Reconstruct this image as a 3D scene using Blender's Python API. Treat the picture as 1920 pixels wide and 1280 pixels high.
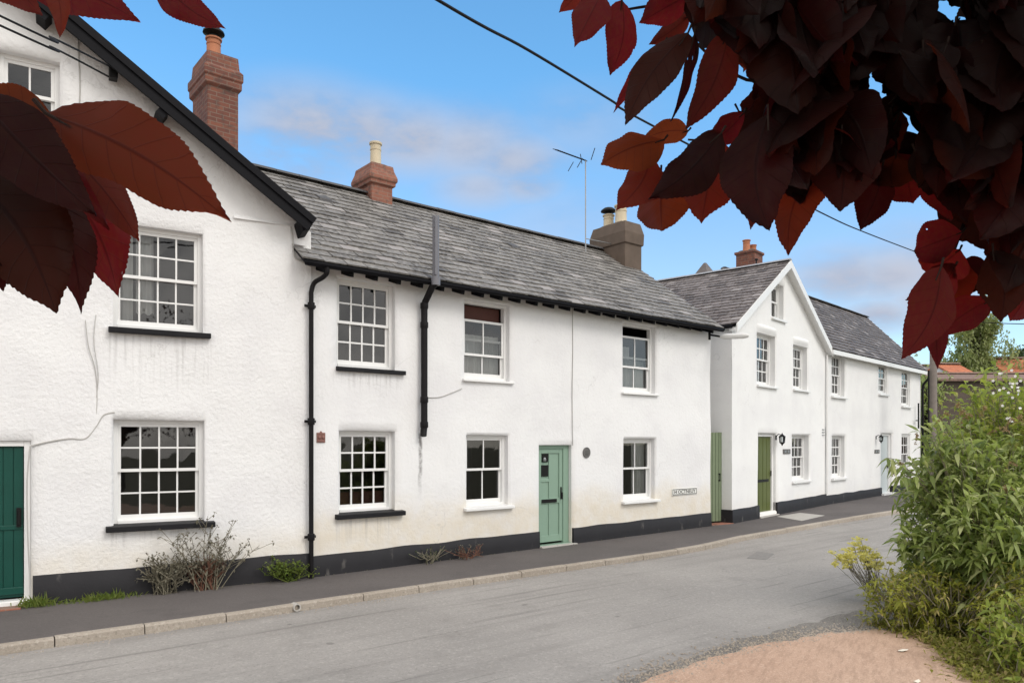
import bpy, bmesh, math, random
from mathutils import Vector, noise
R = math.radians
random.seed(7)
for o in list(bpy.data.objects): bpy.data.objects.remove(o)
C = bpy.context.scene
col = C.collection
# ---------------------------------------------------------------- camera, sky, sun, exposure
CAMZ, F, CX, HY = 2.1, 1400.0, 960.0, 830.0
cam = bpy.data.cameras.new('camera'); camo = bpy.data.objects.new('camera', cam); col.objects.link(camo)
camo.location = (0, 0, CAMZ); camo.rotation_euler = (R(90), 0, 0)
cam.sensor_width = 36; cam.lens = 36 * F / 1920; cam.shift_y = (HY - 640) / 1920
cam.clip_start = 0.02; cam.clip_end = 3000
C.camera = camo
SUN = Vector((0.62, -0.50, 0.80)).normalized()
sl = bpy.data.lights.new('sun', 'SUN'); so = bpy.data.objects.new('sun', sl); col.objects.link(so)
sl.energy = 0.85; sl.angle = R(24); sl.color = (1.0, 0.95, 0.88)
so.rotation_euler = SUN.to_track_quat('Z', 'Y').to_euler()
C.view_settings.view_transform = 'Standard'; C.view_settings.look = 'None'
C.view_settings.exposure = 0.68; C.view_settings.gamma = 1

def ray(px, py): return Vector(((px - CX) / F, 1.0, (HY - py) / F))
def at(px, py, Y): return Vector((0, 0, CAMZ)) + ray(px, py) * Y

def build_world():
    w = bpy.data.worlds.new('World'); C.world = w; w.use_nodes = True
    nt = w.node_tree; N = nt.nodes; L = nt.links; N.clear()
    out = N.new('ShaderNodeOutputWorld'); bg = N.new('ShaderNodeBackground'); bg.inputs[1].default_value = 0.15
    L.new(bg.outputs[0], out.inputs[0])
    sky = N.new('ShaderNodeTexSky'); sky.sky_type = 'NISHITA'; sky.sun_disc = False
    sky.sun_elevation = math.asin(SUN.z); sky.sun_rotation = math.atan2(SUN.x, SUN.y)
    sky.air_density = 1.0; sky.dust_density = 0.7; sky.ozone_density = 1.6
    tc = N.new('ShaderNodeTexCoord')
    def M(op, a, b=None, c=None, clamp=False):
        n = N.new('ShaderNodeMath'); n.operation = op; n.use_clamp = clamp
        for i, v in enumerate((a, b, c)):
            if v is None: continue
            if isinstance(v, (int, float)): n.inputs[i].default_value = v
            else: L.new(v, n.inputs[i])
        return n.outputs[0]
    def SS(v, a, b):
        n = N.new('ShaderNodeMapRange'); n.interpolation_type = 'SMOOTHSTEP'
        L.new(v, n.inputs[0]); n.inputs[1].default_value = a; n.inputs[2].default_value = b
        return n.outputs[0]
    nz = N.new('ShaderNodeTexNoise'); nz.inputs['Scale'].default_value = 7; nz.inputs['Detail'].default_value = 7; nz.inputs['Roughness'].default_value = .55
    mp = N.new('ShaderNodeMapping'); mp.inputs['Scale'].default_value = (1, 1, 2.2); L.new(tc.outputs['Generated'], mp.inputs[0]); L.new(mp.outputs[0], nz.inputs[0])
    # cloud banks: soft patches of the sky in given directions, broken by noise
    total = None
    for px, py, rad, amt in ((590, 240, .10, 1.0), (680, 250, .09, 1.0), (540, 300, .07, .9), (780, 265, .085, 1.0), (870, 275, .09, .9), (960, 300, .07, .9), (900, 350, .06, .8), (985, 350, .045, .8), (1590, 520, .075, 1.0), (1680, 515, .08, 1.0), (1650, 590, .05, 1.0), (1740, 560, .06, .9), (1090, 240, .09, .35), (1040, 420, .10, .3), (1700, 450, .05, .4)):
        d = ray(px, py).normalized()
        vm = N.new('ShaderNodeVectorMath'); vm.operation = 'SUBTRACT'; L.new(tc.outputs['Generated'], vm.inputs[0]); vm.inputs[1].default_value = d
        m2 = N.new('ShaderNodeVectorMath'); m2.operation = 'MULTIPLY'; L.new(vm.outputs[0], m2.inputs[0]); m2.inputs[1].default_value = (.62, .62, 1.35)
        ln = N.new('ShaderNodeVectorMath'); ln.operation = 'LENGTH'; L.new(m2.outputs[0], ln.inputs[0])
        b = M('MULTIPLY', M('SUBTRACT', 1.0, SS(ln.outputs['Value'], 0.0, rad)), amt)
        total = b if total is None else M('MAXIMUM', total, b)
    msk = M('MULTIPLY', total, SS(nz.outputs[0], .27, .54), clamp=True)
    # bright cloud over and behind the viewer, unseen, added to neutralise the ambient light
    sep = N.new('ShaderNodeSeparateXYZ'); L.new(tc.outputs['Generated'], sep.inputs[0])
    back = M('SUBTRACT', M('MULTIPLY', sep.outputs[2], .75), sep.outputs[1])
    wob = M('MULTIPLY_ADD', nz.outputs[0], .5, -.25)
    over = M('MULTIPLY', SS(M('ADD', back, wob), -.25, .45), .93)
    dn = SS(nz.outputs[0], .35, .65)
    mixc = N.new('ShaderNodeMix'); mixc.data_type = 'RGBA'; L.new(dn, mixc.inputs[0])
    mixc.inputs[6].default_value = (1.55, 1.85, 2.5, 1); mixc.inputs[7].default_value = (2.3, 2.45, 2.9, 1)
    mixb = N.new('ShaderNodeMix'); mixb.data_type = 'RGBA'; L.new(dn, mixb.inputs[0])
    mixb.inputs[6].default_value = (4.8, 4.62, 4.45, 1); mixb.inputs[7].default_value = (7.7, 7.3, 6.9, 1)
    tint = N.new('ShaderNodeMix'); tint.data_type = 'RGBA'; tint.blend_type = 'MULTIPLY'; tint.inputs[0].default_value = 1
    tg = N.new('ShaderNodeMix'); tg.data_type = 'RGBA'; L.new(SS(sep.outputs[2], .20, .46), tg.inputs[0]); tg.inputs[6].default_value = (.80, .89, .93, 1); tg.inputs[7].default_value = (.62, 1.04, 1.15, 1)
    L.new(sky.outputs[0], tint.inputs[6]); L.new(tg.outputs[2], tint.inputs[7])
    m1 = N.new('ShaderNodeMix'); m1.data_type = 'RGBA'; L.new(msk, m1.inputs[0]); L.new(tint.outputs[2], m1.inputs[6]); L.new(mixc.outputs[2], m1.inputs[7])
    m2 = N.new('ShaderNodeMix'); m2.data_type = 'RGBA'; L.new(over, m2.inputs[0]); L.new(m1.outputs[2], m2.inputs[6]); L.new(mixb.outputs[2], m2.inputs[7])
    L.new(m2.outputs[2], bg.inputs[0])
build_world()

# ---------------------------------------------------------------- materials
MATS = {}
class NT:
    def __init__(s, name):
        s.m = bpy.data.materials.new(name); s.m.use_nodes = True
        s.t = s.m.node_tree; s.N = s.t.nodes; s.L = s.t.links
        s.b = s.N['Principled BSDF']; s.out = s.N['Material Output']
        s.b.inputs['Specular IOR Level'].default_value = .3
        s.tc = s.N.new('ShaderNodeTexCoord'); s.co = s.tc.outputs['Object']
    def set(s, **k):
        for a, v in k.items(): s.b.inputs[a.replace('_', ' ')].default_value = v
        return s
    def n(s, t, **k):
        x = s.N.new(t)
        for a, v in k.items(): setattr(x, a, v)
        return x
    def noise(s, scale, det=4, rough=.55, co=None, stretch=None):
        x = s.n('ShaderNodeTexNoise'); x.inputs['Scale'].default_value = scale; x.inputs['Detail'].default_value = det; x.inputs['Roughness'].default_value = rough
        c = co or s.co
        if stretch:
            mp = s.n('ShaderNodeMapping'); mp.inputs['Scale'].default_value = stretch; s.L.new(c, mp.inputs[0]); c = mp.outputs[0]
        s.L.new(c, x.inputs['Vector']); return x.outputs[0]
    def sep(s):
        x = s.n('ShaderNodeSeparateXYZ'); s.L.new(s.co, x.inputs[0]); return x.outputs
    def M(s, op, a, b=None, clamp=False):
        x = s.n('ShaderNodeMath', operation=op, use_clamp=clamp)
        for i, v in enumerate((a, b)):
            if v is None: continue
            if isinstance(v, (int, float)): x.inputs[i].default_value = v
            else: s.L.new(v, x.inputs[i])
        return x.outputs[0]
    def ss(s, v, a, b, lo=0., hi=1.):
        x = s.n('ShaderNodeMapRange', interpolation_type='SMOOTHSTEP'); s.L.new(v, x.inputs[0])
        for i, q in ((1, a), (2, b), (3, lo), (4, hi)): x.inputs[i].default_value = q
        return x.outputs[0]
    def mix(s, f, a, b, mode='MIX'):
        x = s.n('ShaderNodeMix', data_type='RGBA', blend_type=mode)
        for i, v in ((0, f), (6, a), (7, b)):
            if isinstance(v, (int, float)): x.inputs[i].default_value = v
            elif isinstance(v, tuple): x.inputs[i].default_value = v if len(v) == 4 else v + (1,)
            else: s.L.new(v, x.inputs[i])
        return x.outputs[2]
    def col(s, c):
        if isinstance(c, tuple): s.b.inputs['Base Color'].default_value = c + (1,)
        else: s.L.new(c, s.b.inputs['Base Color'])
        return s
    def bump(s, h, st=.5, d=.01):
        x = s.n('ShaderNodeBump'); x.inputs['Strength'].default_value = st; x.inputs['Distance'].default_value = d
        s.L.new(h, x.inputs['Height'])
        if s.b.inputs['Normal'].links: s.L.new(s.b.inputs['Normal'].links[0].from_socket, x.inputs['Normal'])
        s.L.new(x.outputs[0], s.b.inputs['Normal']); return s
    def rnd(s): return s.n('ShaderNodeNewGeometry').outputs['Random Per Island']

def plaster(name, rough_scale, st, dist, dirt_h, streaks=(), base=(.80, .80, .80), warm=(.70, .635, .525), dk=.55, leaks=()):
    """white painted render; dirt: beige splash zone near the ground; streaks: (s0, s1, ztop, length) under sills"""
    m = NT(name); x, y, z = m.sep()
    big = m.noise(.9, 5); mid = m.noise(4, 5); fine = m.noise(rough_scale, 6, .6); vs = m.noise(1.7, 5, .6, stretch=(2.0, 2.0, .45))
    c = m.mix(m.ss(big, .40, .72), base, (base[0]*.93, base[1]*.925, base[2]*.935))
    c = m.mix(m.M('MULTIPLY', m.ss(vs, .52, .78), .16), c, (.64, .64, .635))
    c = m.mix(m.M('MULTIPLY', m.ss(mid, .56, .72), .25), c, (.70, .695, .69))
    zz = m.M('ADD', z, m.M('MULTIPLY', m.M('SUBTRACT', big, .5), .9))
    dz = m.M('MULTIPLY', m.ss(zz, dirt_h - .15, dirt_h + .45, 1, 0), m.ss(mid, .25, .65, .55, 1))
    c = m.mix(m.M('MULTIPLY', dz, dk), c, warm)
    sn = m.noise(9, 3, .6, stretch=(2.2, 1, .08))
    for s0, s1, zt, ln in streaks:
        inx = m.M('MULTIPLY', m.ss(x, s0 - .05, s0 + .08), m.ss(x, s1 - .08, s1 + .05, 1, 0))
        inz = m.M('MULTIPLY', m.ss(z, zt - ln, zt, 0, 1), m.ss(z, zt - .01, zt + .03, 1, 0))
        c = m.mix(m.M('MULTIPLY', m.M('MULTIPLY', inx, inz), m.ss(sn, .45, .70, 0, .40)), c, (.36, .35, .34))
    for x0, zt, ln in leaks:
        wx = m.M('ABSOLUTE', m.M('ADD', m.M('SUBTRACT', x, x0), m.M('MULTIPLY', m.M('SUBTRACT', m.noise(2.5, 4), .5), .12)))
        lk = m.M('MULTIPLY', m.ss(wx, .008, .055, 1, 0), m.M('MULTIPLY', m.ss(z, zt - ln, zt - ln*.25), m.ss(z, zt - .02, zt + .03, 1, 0)))
        c = m.mix(m.M('MULTIPLY', lk, m.ss(m.noise(14, 4), .30, .60, .25, .85)), c, (.16, .15, .145))
    vo = m.n('ShaderNodeTexVoronoi', feature='DISTANCE_TO_EDGE'); vo.inputs['Scale'].default_value = .55
    ad = m.n('ShaderNodeVectorMath', operation='ADD'); nx = m.n('ShaderNodeTexNoise'); nx.inputs['Scale'].default_value = 2.2; nx.inputs['Detail'].default_value = 5; m.L.new(m.co, nx.inputs['Vector']); m.L.new(m.co, ad.inputs[0]); m.L.new(nx.outputs['Color'], ad.inputs[1]); m.L.new(ad.outputs[0], vo.inputs['Vector'])
    ck = m.M('MULTIPLY', m.ss(vo.outputs['Distance'], .0, .006, 1, 0), m.ss(m.noise(.8, 3), .50, .62)); c = m.mix(m.M('MULTIPLY', ck, .32), c, (.40, .39, .38))
    spk = m.noise(60, 2)
    c = m.mix(m.ss(spk, .70, .76, 0, .35), c, (.45, .43, .40))
    m.col(c).set(Roughness=.85)
    m.bump(fine, st, dist); m.bump(mid, .35, .02)
    return m.m

def flat(name, c, rough=.5, n1=.12, scale=12, bumpst=0, metallic=0):
    m = NT(name); f = m.noise(scale, 5)
    m.col(m.mix(f, tuple(q*(1-n1) for q in c), tuple(min(1, q*(1+n1)) for q in c))).set(Roughness=rough, Metallic=metallic)
    if bumpst: m.bump(m.noise(scale*6, 4), bumpst, .004)
    if max(c) < .03: m.b.inputs['Specular IOR Level'].default_value = .10
    return m.m

def plinthmat():
    m = NT('plinth'); n = m.noise(3, 6); f = m.noise(40, 4); v = m.noise(5, 4, stretch=(1.2, 1, .5))
    c = m.mix(n, (.014, .0135, .016), (.025, .024, .027))
    c = m.mix(m.ss(v, .60, .75, 0, .5), c, (.15, .14, .13))
    m.col(c).set(Roughness=.7); m.bump(f, .35, .006); return m.m
def slatemat(name, a, b, lich):
    m = NT(name); r = m.rnd(); n = m.noise(14, 5); n2 = m.noise(1.1, 4)
    c = m.mix(r, a, b)
    c = m.mix(m.ss(n, .42, .66, 0, .65), c, lich)
    c = m.mix(m.ss(n2, .50, .75, 0, .32), c, tuple(q*.55 for q in a))
    w = m.n('ShaderNodeTexWhiteNoise', noise_dimensions='1D'); m.L.new(m.M('MULTIPLY', r, 77.), w.inputs['W'])
    c = m.mix(m.ss(w.outputs[0], .90, .96, 0, .6), c, (.36, .335, .325)); c = m.mix(m.ss(w.outputs[0], .0, .13, .55, 0), c, (.045, .04, .04))
    m.col(c).set(Roughness=.62); m.bump(m.noise(45, 4), .3, .004); return m.m
def brickmat(name, a, b, mortar, size=1.0):
    m = NT(name); x, y, z = m.sep()
    cm = m.n('ShaderNodeCombineXYZ'); m.L.new(m.M('ADD', x, y), cm.inputs[0]); m.L.new(z, cm.inputs[1])
    t = m.n('ShaderNodeTexBrick'); m.L.new(cm.outputs[0], t.inputs[0])
    t.inputs['Color1'].default_value = a + (1,); t.inputs['Color2'].default_value = b + (1,); t.inputs['Mortar'].default_value = mortar + (1,)
    t.inputs['Scale'].default_value = 1; t.inputs['Brick Width'].default_value = .225*size; t.inputs['Row Height'].default_value = .075*size; t.inputs['Mortar Size'].default_value = .007; t.inputs['Mortar Smooth'].default_value = .2
    n = m.noise(9, 5)
    c = m.mix(m.ss(n, .45, .7, 0, .55), t.outputs[0], (.07, .055, .05))
    m.col(c).set(Roughness=.85); m.bump(t.outputs['Fac'], -.5, .01); m.bump(m.noise(50, 4), .4, .006); return m.m
def asphalt(name, a, b, specks, tracks=False, grain=.25):
    m = NT(name); n = m.noise(.35, 5); f = m.noise(160, 3, .7); f2 = m.noise(38 if grain < .7 else 75, 4)
    c = m.mix(m.ss(n, .3, .7), a, b)
    c = m.mix(m.ss(f, .5, .75, 0, .45), c, specks)
    c = m.mix(m.ss(f2, .52, .70, 0, grain), c, tuple(q*.55 for q in a))
    f3 = m.noise(24 if grain < .7 else 48, 5, .7); c = m.mix(m.ss(f3, .50, .68, 0, grain), c, specks)
    bs = m.noise(1.6, 6, .65); c = m.mix(m.ss(bs, .54, .70, 0, .22), c, tuple(q*.55 for q in a)); c = m.mix(m.ss(bs, .28, .40, .18, 0), c, specks)
    if tracks:
        mp = m.n('ShaderNodeMapping'); mp.inputs['Rotation'].default_value = (0, 0, R(-39)); m.L.new(m.co, mp.inputs[0])
        st = m.noise(1.0, 5, .6, co=mp.outputs[0], stretch=(.16, 2.4, 1))
        c = m.mix(m.ss(st, .48, .70, 0, .30), c, tuple(q*.62 for q in a))
        st2 = m.noise(2.3, 4, .6, co=mp.outputs[0], stretch=(.10, 3.5, 1))
        c = m.mix(m.ss(st2, .60, .66, 0, .42), c, tuple(q*.5 for q in a))
        sp = m.noise(2.2, 2); c = m.mix(m.ss(sp, .70, .73, 0, .5), c, tuple(q*.45 for q in a))
    if grain > .7 and not tracks:
        mp = m.n('ShaderNodeMapping'); mp.inputs['Rotation'].default_value = (0, 0, R(-62)); m.L.new(m.co, mp.inputs[0])
        rp = m.noise(9, 4, .65, co=mp.outputs[0], stretch=(.5, 2.6, 1)); c = m.mix(m.ss(rp, .46, .66, 0, .38), c, tuple(q*.62 for q in a)); m.bump(rp, .35, .012)
    m.col(c).set(Roughness=.88); m.bump(f, .6, .006); m.bump(f2, .25, .01); return m.m
def glassmat():
    m = NT('window_glass'); N = m.N
    tr = N.new('ShaderNodeBsdfTransparent'); tr.inputs[0].default_value = (.80, .82, .82, 1)
    gl = N.new('ShaderNodeBsdfGlossy'); gl.inputs['Roughness'].default_value = .02
    fr = N.new('ShaderNodeFresnel'); fr.inputs[0].default_value = 1.62
    bp = N.new('ShaderNodeBump'); bp.inputs['Strength'].default_value = .04; bp.inputs['Distance'].default_value = .02
    m.L.new(m.noise(2.5, 2), bp.inputs['Height']); m.L.new(bp.outputs[0], gl.inputs['Normal'])
    mx = N.new('ShaderNodeMixShader'); m.L.new(m.M('MULTIPLY', fr.outputs[0], 1.5, True), mx.inputs[0]); m.L.new(tr.outputs[0], mx.inputs[1]); m.L.new(gl.outputs[0], mx.inputs[2])
    m.L.new(mx.outputs[0], m.out.inputs[0]); return m.m
def leafmat(name, a, b, trans, tf=.4, rough=.45, third=None):
    m = NT(name); r = m.rnd(); N = m.N
    c = m.mix(r, a, b)
    if third:
        w = m.n('ShaderNodeTexWhiteNoise', noise_dimensions='1D'); m.L.new(m.M('MULTIPLY', r, 91.), w.inputs['W'])
        c = m.mix(m.ss(w.outputs[0], .72, .86), c, third)
    m.col(c).set(Roughness=rough)
    t = N.new('ShaderNodeBsdfTranslucent'); m.L.new(m.mix(.6, c, trans), t.inputs[0])
    mx = N.new('ShaderNodeMixShader'); mx.inputs[0].default_value = tf
    m.L.new(m.b.outputs[0], mx.inputs[1]); m.L.new(t.outputs[0], mx.inputs[2]); m.L.new(mx.outputs[0], m.out.inputs[0]); return m.m
def copperleaf():
    m = NT('copper_leaf'); N = m.N; r = m.rnd()
    uv = m.n('ShaderNodeUVMap'); sp = m.n('ShaderNodeSeparateXYZ'); m.L.new(uv.outputs[0], sp.inputs[0])
    shaded = m.M('GREATER_THAN', sp.outputs[0], 1.5)      # offset u marks leaves with shade painted in as a darker translucent colour
    u, v = m.M('SUBTRACT', sp.outputs[0], m.M('MULTIPLY', shaded, 2.)), sp.outputs[1]
    av = m.M('ABSOLUTE', v)
    # side veins: lines u - .55|v| = k, midrib v = 0
    ph = m.M('SUBTRACT', u, m.M('MULTIPLY', av, .26))
    saw = m.M('ABSOLUTE', m.M('SUBTRACT', m.M('FRACT', m.M('MULTIPLY', ph, 8.)), .5))
    vein = m.M('MAXIMUM', m.ss(saw, .0, .055, .65, 0), m.ss(av, .008, .035, 1, 0))
    bl = m.noise(9, 4, co=uv.outputs[0])
    base = m.mix(r, (.010, .0035, .0035), (.018, .006, .005))
    base = m.mix(m.ss(bl, .4, .7, 0, .5), base, (.020, .010, .006))
    c = m.mix(m.M('MULTIPLY', vein, .4), base, (.006, .002, .003))
    m.col(c).set(Roughness=.5); m.b.inputs['Specular IOR Level'].default_value = .12
    tcx = m.mix(m.ss(r, .35, 1.), (.35, .022, .028), (.44, .080, .022))
    tcx = m.mix(m.ss(bl, .40, .75, 0, .4), tcx, (.36, .070, .020))
    tcx = m.mix(m.M('MULTIPLY', vein, .5), tcx, (.10, .010, .010))
    tcx = m.mix(m.M('MULTIPLY', shaded, .78), tcx, (.012, .004, .004))
    t = N.new('ShaderNodeBsdfTranslucent'); m.L.new(tcx, t.inputs[0])
    m.bump(m.M('SUBTRACT', 1., vein), .4, .002)
    mx = N.new('ShaderNodeMixShader'); mx.inputs[0].default_value = .5
    m.L.new(m.b.outputs[0], mx.inputs[1]); m.L.new(t.outputs[0], mx.inputs[2])
    # insect holes
    vo = m.n('ShaderNodeTexVoronoi'); vo.inputs['Scale'].default_value = 3.3; m.L.new(m.noise(3, 2, co=uv.outputs[0]), vo.inputs['Randomness'])
    off = m.n('ShaderNodeVectorMath', operation='ADD'); cb = m.n('ShaderNodeCombineXYZ'); m.L.new(m.M('MULTIPLY', r, 50.), cb.inputs[0]); m.L.new(m.M('MULTIPLY', r, 31.), cb.inputs[1])
    m.L.new(uv.outputs[0], off.inputs[0]); m.L.new(cb.outputs[0], off.inputs[1]); m.L.new(off.outputs[0], vo.inputs['Vector'])
    sc = m.n('ShaderNodeSeparateColor'); m.L.new(vo.outputs['Color'], sc.inputs[0])
    hole = m.M('MULTIPLY', m.M('LESS_THAN', vo.outputs['Distance'], .055), m.M('GREATER_THAN', sc.outputs[0], .86))
    tp = N.new('ShaderNodeBsdfTransparent'); m3 = N.new('ShaderNodeMixShader')
    m.L.new(hole, m3.inputs[0]); m.L.new(mx.outputs[0], m3.inputs[1]); m.L.new(tp.outputs[0], m3.inputs[2]); m.L.new(m3.outputs[0], m.out.inputs[0])
    return m.m
MT = dict(
  cover=flat('worn_cover', (.205, .195, .185), .8, .25, 14, .4),
  seed=leafmat('seed_head', (.22, .15, .075), (.32, .23, .12), (.35, .22, .1), .2, .8),
  white=flat('white_gloss_paint', (.78, .78, .77), .35, .05, 6), black=flat('black_paint', (.007, .007, .009), .55, .3, 9, .15), blacksill=flat('black_sill_paint', (.018, .018, .020), .5, .3, 9, .3),
  iron=flat('black_iron_pipe', (.013, .012, .013), .45, .35, 7, .15), greypipe=flat('grey_pipe', (.17, .17, .19), .4, .15, 8), plinth=plinthmat(),
  slate=slatemat('weathered_slate', (.110, .103, .097), (.205, .194, .182), (.325, .31, .29)), slate2=slatemat('brown_slate', (.105, .09, .086), (.19, .165, .158), (.27, .245, .238)), slate3=slatemat('dark_slate', (.092, .080, .076), (.15, .130, .122), (.185, .165, .155)),
  ridge=flat('ridge_tile', (.085, .083, .085), .7, .25, 5, .3), lead=flat('lead', (.33, .34, .36), .5, .15, 6),
  brick=brickmat('red_brick', (.22, .085, .055), (.15, .06, .045), (.20, .14, .11)), brick2=brickmat('orange_brick', (.30, .125, .085), (.24, .10, .07), (.26, .17, .13)),
  render=flat('brown_render', (.125, .095, .075), .9, .3, 4, .5), terracotta=flat('terracotta', (.42, .17, .09), .75, .15, 7), buff=flat('buff_clay', (.58, .50, .36), .7, .12, 8),
  sage=flat('sage_paint', (.235, .345, .270), .35, .06, 4), darkgreen=flat('dark_green_paint', (.004, .058, .043), .4, .2, 4), olive=flat('olive_paint', (.095, .115, .030), .4, .1, 4), gategreen=flat('gate_green_paint', (.18, .225, .14), .55, .12, 5), paleblue=flat('pale_paint', (.50, .55, .56), .4, .06, 4),
  glass=glassmat(), room=flat('room_wall', (.10, .095, .09), .9, .3, 2), curtain=flat('net_curtain', (.62, .62, .60), .9, .08, 6), darkred=flat('dark_red_panel', (.10, .04, .032), .7, .2, 3),
  road=asphalt('road_asphalt', (.250, .236, .222), (.315, .298, .280), (.47, .445, .415), True, .40), pave=asphalt('pavement_tarmac', (.092, .082, .079), (.124, .111, .106), (.17, .152, .148), False, .3),
  drive=asphalt('red_tarmac', (.42, .275, .195), (.50, .345, .255), (.62, .465, .36), False, .72), gravel=asphalt('gravel_strip', (.13, .122, .110), (.20, .185, .168), (.40, .37, .335), False, .8),
  earth=flat('verge_earth', (.09, .085, .05), .95, .5, 3, .6), kerb=asphalt('kerb_stone', (.28, .24, .195), (.37, .325, .275), (.52, .47, .41), False, .5), concrete=flat('concrete', (.42, .40, .37), .9, .12, 5, .3),
  metal=flat('grey_metal', (.30, .31, .32), .4, .1, 8, 0, .6), dark=flat('dark_metal', (.015, .015, .015), .4, .2, 8), cable=flat('cable', (.015, .015, .017), .6, .1, 5), whitecable=flat('painted_cable', (.45, .44, .42), .7, .1, 5),
  lampwhite=flat('lamp_housing', (.70, .70, .68), .4, .05, 6), wood=flat('pole_wood', (.22, .19, .17), .85, .25, 8, .4), stonewall=brickmat('stone_wall', (.135, .105, .085), (.10, .08, .065), (.12, .10, .085), 2.2), orange=brickmat('orange_tiles', (.52, .185, .095), (.44, .15, .08), (.30, .11, .07), 2.), browntile=brickmat('brown_tiles', (.27, .18, .145), (.21, .14, .11), (.15, .10, .08), 1.6),
  bark=flat('dark_bark', (.028, .018, .015), .85, .3, 20, .5), twig=flat('dead_stem', (.20, .18, .13), .85, .3, 20), redtwig=flat('red_stem', (.16, .075, .05), .85, .3, 20), copper=copperleaf(),
  shrub=leafmat('shrub_leaf', (.075, .115, .030), (.36, .43, .145), (.44, .54, .10), .45, .42, (.50, .53, .26)), shrub2=leafmat('young_shrub_leaf', (0.143, 0.204, 0.037), (0.348, 0.413, 0.090), (0.546, 0.624, 0.091), .45, .45, (0.464, 0.435, 0.160)),  # lit highlights and dark gaps are put into the random shrub leaf tones
  shrub3=leafmat('low_plant_leaf', (0.154, 0.182, 0.029), (0.362, 0.377, 0.065), (0.546, 0.546, 0.078), .45, .5, (0.435, 0.362, 0.145)), ivy=leafmat('ground_leaf', (0.121, 0.138, 0.029), (0.290, 0.290, 0.061), (0.442, 0.455, 0.078), .45, .6, (0.348, 0.261, 0.131)),
  yellow=leafmat('yellow_flower', (.80, .74, .18), (.74, .70, .32), (.8, .75, .2), .45, .7), petal=flat('white_petal', (.8, .8, .78), .6, .03, 5), birch=leafmat('birch_leaf', (.19, .24, .09), (.31, .36, .15), (.5, .56, .2), .5, .5, (.42, .45, .26)), darkleaf=leafmat('dark_leaf', (.03, .05, .018), (.06, .085, .03), (.1, .15, .04), .3, .5),
  drygrey=leafmat('dry_leaf', (.14, .135, .10), (.20, .18, .13), (.2, .18, .12), .25, .8), grass=leafmat('grass_blade', (.10, .16, .025), (.17, .20, .045), (.3, .36, .06), .35, .6), plaque=flat('plaque_metal', (.13, .125, .12), .5, .2, 30, .3), plaquered=flat('fire_mark', (.24, .12, .10), .7, .3, 40, .5), signwhite=flat('sign_white', (.72, .72, .69), .5, .04, 8), signblack=flat('sign_black', (.06, .06, .055), .5, .1, 8), rubbish=flat('paper_scrap', (.68, .64, .55), .8, .1, 10))

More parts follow.
